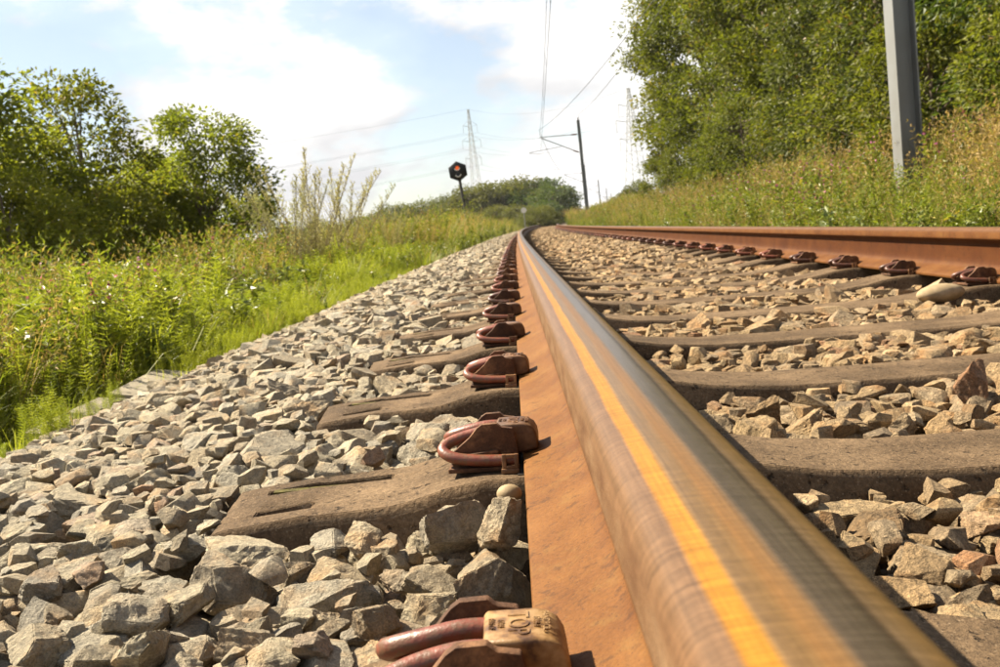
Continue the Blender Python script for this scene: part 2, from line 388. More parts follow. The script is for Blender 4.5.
sxx = t.n('ShaderNodeSeparateColor'); t.l(vo.outputs['Color'], sxx.inputs[0])
c = t.ramp(sxx.outputs[0], [(0.0, (0.07, 0.055, 0.037)), (0.5, (0.14, 0.112, 0.077)), (1.0, (0.22, 0.185, 0.13))])
t.col(t.mix(0.7, c, t.ramp(t.noise(p, 120, 4), [(0.3, 0.6), (0.7, 1.3)]), 'MULTIPLY')); t.bump(vo.outputs['Distance'], 0.02, 1.0).invert = True; M['grit'] = t.m

G = {}
G['grass'] = mat_leaf('grass_bright', (0.095, 0.125, 0.014), (0.195, 0.215, 0.032), 0.42, 0.5, 0.3, (0.40, 0.31, 0.12))
G['fine'] = mat_leaf('horsetail_green', (0.15, 0.17, 0.022), (0.28, 0.30, 0.042), 0.45, 0.5, 0.25)
G['dry'] = mat_leaf('dry_grass', (0.24, 0.165, 0.065), (0.36, 0.26, 0.115), 0.3, 0.6, 0.2)
G['weed'] = mat_leaf('weed_leaf', (0.085, 0.115, 0.018), (0.185, 0.205, 0.035), 0.38, 0.42, 0.4, (0.35, 0.26, 0.06))
G['pale'] = mat_leaf('pale_weed_leaf', (0.12, 0.15, 0.06), (0.22, 0.25, 0.10), 0.3, 0.5, 0.4)
G['stem'] = mat_leaf('weed_stem', (0.17, 0.12, 0.045), (0.25, 0.21, 0.07), 0.1, 0.6, 0.2)
G['pink'] = mat_leaf('pink_flower', (0.26, 0.07, 0.17), (0.36, 0.13, 0.26), 0.3, 0.6, 0.2)
G['white'] = mat_leaf('white_flower', (0.6, 0.58, 0.4), (0.75, 0.72, 0.5), 0.3, 0.6, 0.2)
G['tree_a'] = mat_leaf('tree_leaf_green', (0.11, 0.13, 0.020), (0.235, 0.24, 0.038), 0.5, 0.55, 0.25, (0.24, 0.19, 0.04))
G['tree_e'] = mat_leaf('tree_leaf_deep_green', (0.058, 0.074, 0.013), (0.138, 0.150, 0.026), 0.42, 0.55, 0.25, (0.18, 0.13, 0.03))
G['tree_b'] = mat_leaf('tree_leaf_yellow_green', (0.066, 0.078, 0.010), (0.150, 0.155, 0.022), 0.42, 0.55, 0.25, (0.27, 0.20, 0.03))
G['tree_c'] = mat_leaf('tree_leaf_olive', (0.048, 0.062, 0.018), (0.110, 0.122, 0.034), 0.34, 0.52, 0.3, (0.20, 0.12, 0.045))
G['tree_d'] = mat_leaf('tree_leaf_dark', (0.035, 0.058, 0.014), (0.085, 0.115, 0.028), 0.34, 0.5, 0.32, (0.15, 0.12, 0.03))
G['far'] = mat_leaf('far_tree_leaf', (0.060, 0.066, 0.022), (0.125, 0.125, 0.038), 0.4, 0.55, 0.2)

# ---------------------------------------------------------------- terrain
SPAN = 1.507                                             # distance between rail centres
RAILH = 0.172
def bed_z(X, Y):
    """top of the ballast, track coordinates"""
    xs = [-2.6, -2.0, -1.6, -1.3, -0.9, -0.5, -0.2, 0.0, 0.2, 0.75, 1.3, 1.5, 1.7, 2.0, 2.4, 2.8, 3.4]
    zs = [-0.74, -0.60, -0.47, -0.36, -0.252, -0.216, -0.216, -0.230, -0.228, -0.224, -0.224, -0.24, -0.235, -0.23, -0.27, -0.42, -0.72]
    z = np.interp(X, xs, zs)
    mid = np.exp(-((np.asarray(X) - 1.0) / 0.50) ** 2)
    return z + np.clip((np.asarray(Y) - 6.5) / 6, 0, 1) * 0.042 * mid

def ground_z(Xr, Y):
    """ground, world height, Xr across measured from the left rail"""
    Xr = np.asarray(Xr, float)
    z = np.interp(Xr, [-400, -60, -16, -6, -3.0, -2.0, 1.5, 3.0, 4.0, 6.0, 9, 14, 40, 400],
                  [-2.0, -1.5, -1.0, -0.72, -0.66, -0.62, -0.9, -0.85, -0.55, -0.05, 0.35, 0.6, 0.8, 1.5])
    z = z + 0.05 * np.sin(Xr * 1.7 + np.asarray(Y) * 0.6) * (np.abs(Xr) > 2.2) * np.clip(np.abs(Xr) - 2.2, 0, 1)
    fade = np.clip((np.abs(Y) - 250) / 300, 0, 1)
    return z * (1 - fade) + fade * (-1.0)

ys = np.concatenate([-np.geomspace(900, 6, 24), np.linspace(-5, 40, 91), np.geomspace(41, 3500, 70)])
xs = np.concatenate([-np.geomspace(2500, 17, 26), np.linspace(-16, 16, 97), np.geomspace(17, 2500, 26)])
YY, XX = np.meshgrid(ys, xs, indexing='ij')
ZZ = ground_z(XX, YY)
far = np.clip((np.abs(YY) - 170) / 100, 0, 1)
V = np.stack([XX + shift(np.clip(YY, -170, 400)) , YY, ZZ], -1).reshape(-1, 3)
def grid_faces(a, b):
    i = np.arange(a * b).reshape(a, b)
    return np.stack([i[:-1, :-1], i[:-1, 1:], i[1:, 1:], i[1:, :-1]], -1).reshape(-1, 4)
tag(add('ground', npmesh('ground', V, grid_faces(len(ys), len(xs)), True), None, M['soil']), kind='structure')

ys = np.concatenate([np.linspace(-4, 20, 160), np.geomspace(20.4, 260, 90)])
xs = np.linspace(-2.6, 3.4, 61)
YY, XX = np.meshgrid(ys, xs, indexing='ij')
V = T(XX, YY, bed_z(XX, YY) - 0.035 - 0.05 * (YY < 7) + 0.012 * R.normal(size=XX.shape) * (YY > 9)).reshape(-1, 3)
bed = tag(add('ballast_bed', npmesh('ballast_bed', V, grid_faces(len(ys), len(xs)), True), None, M['grit']), kind='structure')

# ---------------------------------------------------------------- rails
half = [(0.0, 0.0), (0.012, -0.0003), (0.020, -0.0010), (0.0265, -0.0024), (0.031, -0.0050), (0.0342, -0.0090), (0.0358, -0.0143), (0.0366, -0.034), (0.0362, -0.0375), (0.0340, -0.0400),
        (0.0205, -0.0455), (0.0130, -0.0505), (0.0093, -0.058), (0.0083, -0.070), (0.0083, -0.105), (0.0095, -0.122), (0.0135, -0.132), (0.021, -0.1385), (0.030, -0.1425),
        (0.050, -0.1525), (0.0745, -0.1600), (0.0765, -0.1618), (0.0770, -0.165), (0.0770, -0.1700), (0.0755, -0.172)]
prof = [(-x, z) for x, z in half[::-1]] + half[1:]
def make_rail(X0, mat, label):
    Y = np.concatenate([np.linspace(-4, 0, 20), np.linspace(0.05, 6, 60), np.geomspace(6.1, 260, 170)])
    P = np.array(prof); n = len(P)
    V = T(P[None, :, 0] + X0, Y[:, None], P[None, :, 1]).reshape(-1, 3)
    i = np.arange(len(Y) * n).reshape(len(Y), n)
    F = np.stack([i[:-1, :-1], i[:-1, 1:], i[1:, 1:], i[1:, :-1]], -1).reshape(-1, 4)
    me = npmesh('rail', V, [F], True)
    uv = me.uv_layers.new(name='UVMap'); li = np.empty(len(me.loops), np.int32); me.loops.foreach_get('vertex_index', li)
    pp = P[li % n]; uv.data.foreach_set('uv', np.stack([pp[:, 0], -pp[:, 1]], -1).astype(np.float32).ravel())
    me.set_sharp_from_angle(angle=math.radians(50))
    return tag(add('rail', me, None, mat), label, 'rail')
make_rail(0.0, M['rail_left'], 'nearer rusty steel rail with an orange streak and shiny worn top, running down the middle')
make_rail(SPAN, M['rail_right'], 'farther rusty brown rail seen side on, in front of the weeds on the right')

def frame_at(X, Y, Z):
    """object matrix whose x,y,z follow the track at that spot"""
    s = 2 * K * min(abs(Y), 170)
    d = Vector((s, 1, 0)).normalized()
    xr = Vector((CA, 0, -SA)); xr = (xr - d * xr.dot(d)).normalized(); zz = xr.cross(d)
    p = T(X, Y, Z)
    return Matrix(((xr.x, d.x, zz.x, p[0]), (xr.y, d.y, zz.y, p[1]), (xr.z, d.z, zz.z, p[2]), (0, 0, 0, 1)))

# ---------------------------------------------------------------- sleepers
Y0 = 0.5807; PITCH = 0.632
SKEW = 0.075
# sleeper centre lies at the clip
SLX = np.array([-0.455, -0.443, -0.428, -0.400, -0.397, -0.335, -0.332, -0.243, -0.240, -0.215, -0.17, -0.13, 0.0, 0.13, 0.19, 0.27, 0.4, 0.6, 0.7535])
SLZ = np.array([-0.222, -0.209, -0.205, -0.203, -0.203, -0.197, -0.197, -0.194, -0.194, -0.191, -0.180, -0.1735, -0.1735, -0.1735, -0.181, -0.196, -0.207, -0.210, -0.210])
SLX = np.concatenate([SLX, (2 * 0.7535 - SLX[:-1])[::-1]]); SLZ = np.concatenate([SLZ, SLZ[:-1][::-1]])
YK = np.array([-0.115, -0.084, -0.076, -0.038, -0.035, -0.020, -0.017, 0.058, 0.061, 0.074, 0.077, 0.110, 0.118, 0.150])
def sleeper_mesh():
    V = []; nx, ny = len(SLX), len(YK)
    rr = np.random.default_rng(3)
    for i, x in enumerate(SLX):
        for j, y in enumerate(YK):
            z = SLZ[i]
            wd = 1.0
            if j in (0, ny - 1): z -= 0.20
            elif j in (1, ny - 2): z -= 0.008
            if i in (0, nx - 1): z -= 0.05 * (1 if 0 < j < ny - 1 else 0)
            if 4 <= i <= 7 and j in (9,) or 4 <= i <= 7 and j == 8: pass
            V.append((x, y * wd, z + rr.normal() * 0.0006))
    V = np.array(V).reshape(nx, ny, 3)
    # two cast slots on the left end
    V[4:8, 8:10, 2] -= 0.010
    V[4:6, 4:6, 2] -= 0.008
    F = grid_faces(nx, ny)
    i = np.arange(nx * ny).reshape(nx, ny)
    V2 = V.reshape(-1, 3); ex = []
    # end faces
    b0 = len(V2); E = np.array([(SLX[0] - 0.004, -0.148, -0.42), (SLX[0] - 0.004, 0.148, -0.42), (SLX[-1] + 0.004, -0.148, -0.42), (SLX[-1] + 0.004, 0.148, -0.42)])
    V2 = np.concatenate([V2, E])
    e1 = list(i[0]) + [b0 + 1, b0]; e2 = list(i[-1][::-1]) + [b0 + 2, b0 + 3]
    me = npmesh('sleeper', V2, [F, np.array([e1]), np.array([e2])], False)
    return me
slm = sleeper_mesh(); slm.materials.append(M['concrete'])
import bmesh
bm_ = bmesh.new(); bm_.from_mesh(slm); bmesh.ops.recalc_face_normals(bm_, faces=bm_.faces[:])
ed = [e for e in bm_.edges if len(e.link_faces) == 2 and e.calc_face_angle(0) > math.radians(25)]
bmesh.ops.bevel(bm_, geom=ed, offset=0.004, segments=2, affect='EDGES', clamp_overlap=True)
for f in bm_.faces: f.smooth = True
bm_.to_mesh(slm); bm_.free(); slm.set_sharp_from_angle(angle=math.radians(40))
mossb = MB(); mossb.box(-0.393, -0.247, 0.0612, 0.0738, -0.215, -0.2005)
mossm = mossb.mesh('moss'); mossm.materials.append(M['moss'])
ORD2 = 'first second third fourth fifth sixth seventh eighth ninth tenth eleventh twelfth thirteenth fourteenth fifteenth sixteenth seventeenth eighteenth nineteenth twentieth twenty-first twenty-second twenty-third twenty-fourth'.split()
ORD = ['first', 'second', 'third', 'fourth', 'fifth', 'sixth', 'seventh', 'eighth', 'ninth', 'tenth', 'eleventh', 'twelfth']
NS = 110
sleeper_Y = []
for k in range(-3, NS):
    Y = Y0 + PITCH * k
    sleeper_Y.append(Y)
    if k < -1: continue
    o = bpy.data.objects.new('sleeper', slm); COL.objects.link(o)
    m = frame_at(0, Y, 0) @ Matrix.Rotation(SKEW, 4, 'Z'); o.matrix_world = m
    if k < 0: lab = 'brown concrete sleeper just below the bottom edge of the photo'
    elif k == 1: lab = 'second brown concrete sleeper from the bottom, two mossy slots in its left end'
    elif k < 12: lab = 'brown weathered concrete sleeper under both rails, %s from the bottom of the photo' % ORD[k]
    else: lab = 'brown concrete sleeper far along the track, half buried in ballast'
    tag(o, lab, 'sleeper', 'concrete sleepers under the rails')
    if 0 <= k < 5:
        mo = bpy.data.objects.new('moss', mossm); COL.objects.link(mo); mo.parent = o

# ---------------------------------------------------------------- rail clips (origin: outer edge of rail foot at foot-top height)
def clip_parts():
    P = {}
    b = MB()
    hf = [(-0.004, -0.049, 0.001), (-0.030, -0.050, 0.001), (-0.060, -0.049, 0.003), (-0.082, -0.045, 0.007), (-0.0925, -0.035, 0.013), (-0.086, -0.024, 0.0195), (-0.066, -0.018, 0.0255),
          (-0.040, -0.0165, 0.0300), (-0.015, -0.0165, 0.0280), (0.004, -0.014, 0.021)]
    path = hf + [(0.011, 0.0, 0.0195)] + [(x, -y, z) for x, y, z in hf[::-1]]
    sp = spline(path, 5)
    b.tube(sp, 0.0070, 10); P['spring_bar'] = (b.mesh('spring_bar', 60), M['clip'])
    # insulator cap on the toe
    V = MB(); pts = [(-0.029, 0.012), (-0.029, 0.0370), (-0.026, 0.0385), (0.002, 0.0385), (0.010, 0.0368), (0.0165, 0.0325), (0.0200, 0.0260), (0.0212, 0.018), (0.0212, 0.0072), (0.004, 0.0025), (-0.010, 0.002)]
    V.prism_xz(pts, -0.0245, 0.0245); me = bevel(V.mesh('insulator_cap'), 0.0032, 3, 30, 60); P['insulator_cap'] = (me, M['nylon'])
    # shoulder: two walls and the base between them
    wall = [(-0.080, -0.012), (-0.084, 0.000), (-0.080, 0.011), (-0.060, 0.0270), (-0.050, 0.0385), (-0.044, 0.0425), (-0.026, 0.0430), (-0.021, 0.0385), (-0.007, 0.036), (-0.004, 0.022), (-0.002, -0.012)]
    P['shoulder'] = []; P['side_post'] = []
    for s in (-1, 1):
        V = MB(); V.prism_xz(wall, s * 0.0345 - 0.0045, s * 0.0345 + 0.0045)
        V.prism_xz([(-0.070, 0.0035), (-0.072, 0.0075), (-0.028, 0.0125), (-0.024, 0.0105), (-0.026, 0.0065)], s * 0.0385, s * 0.0392 + s * 0.0065)
        P['shoulder'].append((bevel(V.mesh('shoulder'), 0.0016, 2, 30, 50), M['iron']))
    V = MB(); V.box(-0.086, -0.003, -0.052, 0.052, -0.0120, -0.0065)
    P['base_plate'] = (bevel(V.mesh('base_plate'), 0.0015, 2), M['iron'])
    for s in (-1, 1):
        y = s * 0.0565; V = MB()
        for (xa, xb, za, zb) in ((-0.021, -0.016, -0.0075, 0.010), (-0.0065, -0.0015, -0.0075, 0.010), (-0.0165, -0.0060, -0.0073, -0.0035), (-0.0165, -0.0060, 0.0058, 0.0097)):
            V.box(xa, xb, min(y, y + s * 0.006), max(y, y + s * 0.006), za, zb)
        V.box(-0.022, -0.0012, min(y - s * 0.016, y + s * 0.008), max(y - s * 0.016, y + s * 0.008), -0.0125, -0.0068)
        P['side_post'].append((bevel(V.mesh('side_post'), 0.0010, 2), M['nylon2']))
    V = MB(); V.box(-0.003, 0.157, -0.072, 0.085, -0.0128, -0.0118)
    P['rail_pad'] = (V.mesh('rail_pad'), M['rubber'])
    return P
CP = clip_parts()
CP = {k_: (v_ if isinstance(v_, list) else [v_]) for k_, v_ in CP.items()}
for v_ in CP.values():
    for me, mt in v_: me.materials.append(mt)

CAP2 = CP['insulator_cap'][0][0].copy(); CAP2.materials.clear(); CAP2.materials.append(M['nylon2'])
def text_mesh(s, size, ext=0.0006):
    cu = bpy.data.curves.new('lettering', 'FONT'); cu.body = s; cu.size = size; cu.extrude = ext; cu.align_x = 'CENTER'; cu.align_y = 'CENTER'; cu.resolution_u = 3
    o = bpy.data.objects.new('lettering', cu); COL.objects.link(o)
    dg = bpy.context.evaluated_depsgraph_get(); me = bpy.data.meshes.new_from_object(o.evaluated_get(dg)); bpy.data.objects.remove(o); me.materials.clear()
    me.materials.append(M['nylon']); return me
LT = [(text_mesh('TOP', 0.0185), -0.0035), (text_mesh('PANDROL', 0.0062), 0.0062 - 0.0005), (text_mesh('2044-1', 0.0058), 0.0018 + 0.0), (text_mesh('6044', 0.0058), -0.0165), (text_mesh('PA6 GF', 0.0052), -0.0225)]
TM2 = {}
for tm_, _ in LT:
    c_ = tm_.copy(); c_.materials.clear(); c_.materials.append(M['nylon2']); TM2[tm_.name] = c_
LT = [(LT[0][0], -0.0085), (LT[1][0], 0.0085), (LT[2][0], 0.0030), (LT[3][0], -0.0185), (LT[4][0], -0.0240)]

def place_clip(X, Y, lab, group, mirror=False, text=False, pad=False, full=True, tan=False):
    m = frame_at(X, Y, -0.1605)
    if mirror: m = m @ Matrix.Rotation(math.pi, 4, 'Z')
    m = m @ Matrix.Translation((random.uniform(-.0015, .0015), random.uniform(-.003, .003), 0)) @ Matrix.Rotation(random.uniform(-.05, .05), 4, 'Z')
    r = empty('rail_clip'); r.matrix_world = m
    tag(r, lab, 'rail clip', group)
    for nm, me in [(a, m_[0]) for a, b in CP.items() for m_ in b]:
        if nm == 'rail_pad' and not pad: continue
        if not full and nm in ('side_post', 'rail_pad', 'base_plate'): continue
        if nm == 'insulator_cap' and not tan: me = CAP2
        o = bpy.data.objects.new(nm, me); COL.objects.link(o); o.parent = r
        if nm == 'insulator_cap' and text:
            for tm, xx in LT:
                q = bpy.data.objects.new('lettering', tm if tan else TM2[tm.name]); COL.objects.link(q); q.parent = o
                q.location = (xx, 0.0, 0.0387); q.rotation_euler = (0, 0, -math.pi / 2)
    return r

for k in range(0, 90):
    Y = Y0 + PITCH * k
    if k < 12: lab = 'rust red spring clip on the nearer rail, %s from the bottom of the photo' % ORD[k]
    else: lab = 'small distant spring clip in the row along the outer foot of the nearer rail'
    if k == 0: lab = 'rust red spring clip with tan cap reading TOP, cut by the bottom edge'
    place_clip(-0.077, Y, lab, 'spring clips along the nearer rail', text=(k < 3), tan=(k == 0), pad=(k < 14), full=(k < 30))
    if 3 <= k or True:
        if k < 12: lab = 'spring clip on the inner foot of the farther rail beside its %s sleeper' % ORD[k]
        else: lab = 'small distant spring clip in the row along the inner foot of the farther rail'
        if 4 <= k < 12: lab = 'rust red spring clip holding the farther rail, %s from the right edge of the photo' % ORD[k - 4]
        place_clip(SPAN - 0.077, Y + SKEW * SPAN, lab, 'spring clips along the farther rail', pad=(k < 14), full=(k < 30))
# ---------------------------------------------------------------- ballast stones
def icosphere(sub):
    bm = bmesh.new(); bmesh.ops.create_icosphere(bm, subdivisions=sub, radius=1.0)
    V = np.array([v.co[:] for v in bm.verts]); F = np.array([[v.index for v in f.verts] for f in bm.faces]); bm.free(); return V, F
ICO = {s: icosphere(s) for s in (1, 2, 3)}
def rock(sub, seed, smooth=False):
    """angular broken stone: a block cut by random planes, its edges worn; sub 1 plain, 2 worn edges, 3 worn and rough"""
    r = np.random.default_rng(seed); bm = bmesh.new(); bmesh.ops.create_cube(bm, size=2.0)
    for _ in range({1: 7, 2: 9, 3: 11}[sub]):
        n = r.normal(size=3); n /= np.linalg.norm(n); d = r.uniform(0.60, 0.98)
        g = bmesh.ops.bisect_plane(bm, geom=bm.verts[:] + bm.edges[:] + bm.faces[:], plane_co=Vector(n * d), plane_no=Vector(n), clear_outer=True)
        ed = [e for e in g['geom_cut'] if isinstance(e, bmesh.types.BMEdge)]
        if len(ed) > 2: bmesh.ops.contextual_create(bm, geom=ed)
    bmesh.ops.remove_doubles(bm, verts=bm.verts[:], dist=0.07 if sub == 1 else 0.03)
    if sub >= 2: bmesh.ops.bevel(bm, geom=bm.edges[:], offset=0.045, segments=1 if sub == 2 else 2, affect='EDGES', clamp_overlap=True)
    bmesh.ops.triangulate(bm, faces=bm.faces[:])
    if sub == 3:
        for _ in range(4):
            lg = [e for e in bm.edges if e.calc_length() > 0.17]
            if lg: bmesh.ops.subdivide_edges(bm, edges=lg, cuts=1, use_grid_fill=False); bmesh.ops.triangulate(bm, faces=bm.faces[:])
    bmesh.ops.recalc_face_normals(bm, faces=bm.faces[:]); bm.verts.index_update()
    V = np.array([v.co[:] for v in bm.verts]); F = np.array([[v.index for v in f.verts] for f in bm.faces]); bm.free()
    if sub == 3:
        nz = sum(np.sin(V @ r.normal(size=3) * f + r.uniform(0, 6)) * a for f, a in ((4, .022), (7, .018), (11, .013), (17, .010), (26, .008)) for _ in range(2))
        V = V * (1 + nz[:, None])
    V -= (V.max(0) + V.min(0)) / 2; V /= np.abs(V).max(0)
    return V, F
def rotm(yaw, ax, ang):
    c, s = np.cos(yaw), np.sin(yaw)
    Rz = np.stack([np.stack([c, -s, 0 * c], -1), np.stack([s, c, 0 * c], -1), np.stack([0 * c, 0 * c, 1 + 0 * c], -1)], -2)
    u = np.stack([np.cos(ax), np.sin(ax), 0 * ax], -1); K_ = np.zeros(u.shape[:-1] + (3, 3))
    K_[..., 0, 1] = -u[..., 2]; K_[..., 0, 2] = u[..., 1]; K_[..., 1, 0] = u[..., 2]; K_[..., 1, 2] = -u[..., 0]; K_[..., 2, 0] = -u[..., 1]; K_[..., 2, 1] = u[..., 0]
    I = np.eye(3); return (I + np.sin(ang)[..., None, None] * K_ + (1 - np.cos(ang))[..., None, None] * (K_ @ K_)) @ Rz

# heap the near stones one by one on a height map
DX = 0.008; GX0, GX1, GY0, GY1 = -2.0, 1.50, 0.30, 6.6
gx = np.arange(GX0, GX1, DX); gy = np.arange(GY0, GY1, DX)
gX, gY = np.meshgrid(gx, gy, indexing='ij')
target = bed_z(gX, gY)
H = target - 0.085
blocked = np.zeros(H.shape, bool)
for Y in sleeper_Y:
    yc = Y + SKEW * gX + 0.017
    m = (np.abs(gY - yc) < 0.103) & (gX > -0.445)
    sz = np.interp(gX, SLX, SLZ); m2 = (np.abs(gY - yc) < 0.135) & (gX > -0.455)
    H[m2] = np.maximum(H[m2], (sz - 0.2 + 0.2 * np.clip((0.135 - np.abs(gY - yc)) / 0.034, 0, 1))[m2]); blocked |= m
m = np.abs(gX) < 0.079; H[m] = -0.16; blocked |= m
m = (gX > SPAN - 0.079); H[m] = -0.16; blocked |= m
for Y in sleeper_Y:
    m = (np.abs(gY - Y) < 0.075) & (gX > -0.185) & (gX < -0.07); H[m] = -0.12; blocked |= m
    m = (np.abs(gY - Y - SKEW * SPAN) < 0.075) & (gX > SPAN - 0.185); H[m] = -0.12; blocked |= m
stones = []
def try_place(n, smin, smax, tol, over=False):
    xs_ = R.uniform(GX0 + .05, GX1 - .04, n); ys_ = R.uniform(GY0 + .05, GY1 - .05, n)
    A = R.uniform(smin, smax, n); Bf = R.uniform(0.62, 0.95, n); Cf = R.uniform(0.45, 0.8, n)
    yaw = R.uniform(0, 2 * np.pi, n)
    for q in range(n):
        x, y, a = xs_[q], ys_[q], A[q]; b, c = a * Bf[q], a * Cf[q]
        i = int((x - GX0) / DX); j = int((y - GY0) / DX)
        if blocked[i, j] and not over: continue
        if H[i, j] > target[i, j] + tol - 0.004: continue
        r = int(a / DX) + 1
        i0, i1, j0, j1 = max(i - r, 0), min(i + r + 1, H.shape[0]), max(j - r, 0), min(j + r + 1, H.shape[1])
        dx = gX[i0:i1, j0:j1] - x; dy = gY[i0:i1, j0:j1] - y
        cs_, sn = math.cos(yaw[q]), math.sin(yaw[q])
        u = (dx * cs_ + dy * sn) / a; v = (-dx * sn + dy * cs_) / b
        s2 = u * u + v * v; ins = s2 < 0.80
        if blocked[i0:i1, j0:j1][ins].any() and not over: continue
        e = c * np.sqrt(np.clip(1 - s2, 0, 1))
        z = (H[i0:i1, j0:j1] + e * 0.85)[ins].max() - 0.10 * c
        if z + c * 0.75 > target[i, j] + tol + (0.012 if R.random() < 0.2 else 0): continue
        hp = H[i0:i1, j0:j1]; hp[ins] = np.maximum(hp[ins], (z + e * 0.85)[ins])
        # tilt follows the gradient a little
        stones.append((x, y, z, a, b, c, yaw[q], R.uniform(0, 2 * np.pi), abs(R.normal(0, 0.28))))
try_place(9000, 0.028, 0.050, -0.012)
try_place(1200, 0.045, 0.068, 0.012)
try_place(26000, 0.022, 0.050, 0.010)
try_place(24000, 0.013, 0.030, 0.010)
try_place(30000, 0.008, 0.018, 0.010)
S = np.array(stones)
# the few stones that stand out in the photograph
ctr = T(S[:, 0], S[:, 1], S[:, 2])
# projected size and visibility
d = ctr - np.array(cl)
Rm = np.array([ri, up, fw]); cc_ = d @ Rm.T
px = 500 + F_PX * cc_[:, 0] / cc_[:, 2]; py = 333.5 - F_PX * cc_[:, 1] / cc_[:, 2]
ii = np.clip(((S[:, 0] - GX0) / DX).astype(int), 0, H.shape[0] - 1); jj = np.clip(((S[:, 1] - GY0) / DX).astype(int), 0, H.shape[1] - 1)
exposed = (H[ii, jj] - (S[:, 2] + S[:, 5] * 0.85)) < 0.006
inframe = (px > -10) & (px < 1010) & (py < 685) & (cc_[:, 2] > 0) & ~((S[:, 0] > 0) & (S[:, 0] < 0.16))
size = S[:, 3] / cc_[:, 2] * exposed * inframe
order = np.argsort(-size); big = order[:300]
seen = np.zeros(len(S), bool); seen[big] = True
NV = 16
ROCK3 = [rock(3, 100 + i) for i in range(NV)]; ROCK2 = [rock(2, 200 + i) for i in range(NV)]; ROCK1 = [rock(1, 300 + i) for i in range(NV)]
rmesh = []
for V, F in ROCK3:
    me = npmesh('stone', V, F, True); me.materials.append(M['stone']); me.set_sharp_from_angle(angle=math.radians(24)); rmesh.append(me)
for q in big:
    x, y, z, a, b, c, yaw, ax, ang = S[q]
    Rr = cantM @ Matrix(rotm(np.array(yaw), np.array(ax), np.array(ang)).tolist())
    o = bpy.data.objects.new('stone', rmesh[q % NV]); COL.objects.link(o); o.parent = bed
    flip = random.choice((1, -1))
    o.matrix_world = Matrix.Translation(Vector(T(x, y, z))) @ Rr.to_4x4() @ Matrix.Diagonal((a * 1.08, b * 1.08, c * 1.08 , 1))
def joined_stones(name, S, rocks, tone=None, seed=5, grow=1.06, sharp=None):
    r = np.random.default_rng(seed); Vs = []; Fs = []; tn = []; off = 0
    vi = r.integers(0, len(rocks), len(S)); ctr = T(S[:, 0], S[:, 1], S[:, 2])
    Rr = np.array(cantM)[None] @ rotm(S[:, 6], S[:, 7], S[:, 8])
    for k in range(len(rocks)):
        m = np.where(vi == k)[0]
        if not len(m): continue
        V, F = rocks[k]; L = V[None] * (S[m][:, None, 3:6] * grow)
        W = np.einsum('nij,nvj->nvi', Rr[m], L) + ctr[m][:, None]
        Vs.append(W.reshape(-1, 3)); Fs.append((F[None] + (np.arange(len(m)) * len(V))[:, None, None]).reshape(-1, 3) + off); off += len(m) * len(V)
        tn.append(np.repeat(r.random(len(m)), len(V)))
    me = npmesh(name, np.concatenate(Vs), np.concatenate(Fs), sharp is not None, {'tone': np.concatenate(tn)})
    if sharp: me.set_sharp_from_angle(angle=math.radians(sharp))
    me.materials.append(M['stone']); o = add(name, me, bed); o['kind'] = 'stuff'; return o
hid = (H[ii, jj] - (S[:, 2] + S[:, 5] * 0.85)) > 0.03
rest = S[~seen & ~hid]
nr = (rest[:, 1] < 2.6) & (rest[:, 3] > 0.016)
joined_stones('loose_stones', rest[nr], ROCK2, sharp=28)
joined_stones('loose_stones', rest[~nr], ROCK1)
# farther ballast: one layer, lower detail
def layer(n, xa, xb, ya, yb, sa, sb, edge=0.0):
    x = R.uniform(xa, xb, n); u = R.random(n); y = ya * (yb / ya) ** (u if yb / ya > 3 else 0) if yb / ya > 3 else R.uniform(ya, yb, n)
    a = R.uniform(sa, sb, n); ok = (np.abs(x) > 0.10) & (np.abs(x - SPAN) > 0.10)
    ph = np.abs((y - SKEW * x - Y0 - 0.017 + PITCH / 2) % PITCH - PITCH / 2)
    onsl = (ph < 0.105) & (x > -0.455) & (x < 2.03)
    z = bed_z(x, y)
    slz = np.interp(x, SLX, SLZ)
    ok &= ~onsl | (z > slz + 0.004)
    z = z + R.uniform(-0.032, 0.004, n)
    z = np.where(onsl, slz + a * 0.3, z)
    s = np.stack([x, y, z, a, a * R.uniform(.6, .95, n), a * R.uniform(.45, .8, n), R.uniform(0, 6.28, n), R.uniform(0, 6.28, n), np.abs(R.normal(0, .3, n))], -1)
    return s[ok]
L1 = layer(17000, -2.2, 1.48, 6.4, 15.5, 0.022, 0.042)
joined_stones('loose_stones', L1, ROCK1[:10], seed=8)
OCT = []
for i in range(8):
    r_ = np.random.default_rng(900 + i); Vo = np.array([(1, 0, 0), (0, 1, 0), (-1, 0, 0), (0, -1, 0), (0, 0, 1), (0, 0, -1)], float) * (1 + r_.normal(size=(6, 3)) * .12) + r_.normal(size=(6, 3)) * .15
    Fo = np.array([(0, 1, 4), (1, 2, 4), (2, 3, 4), (3, 0, 4), (1, 0, 5), (2, 1, 5), (3, 2, 5), (0, 3, 5)]); OCT.append((Vo, Fo))
L2 = layer(42000, -2.2, 2.6, 15.0, 110, 0.03, 0.055)
joined_stones('loose_stones', L2, OCT, seed=9)
L3 = layer(3500, 1.6, 2.9, 0.3, 15, 0.03, 0.05)
joined_stones('loose_stones', L3, ROCK1[:6], seed=10)

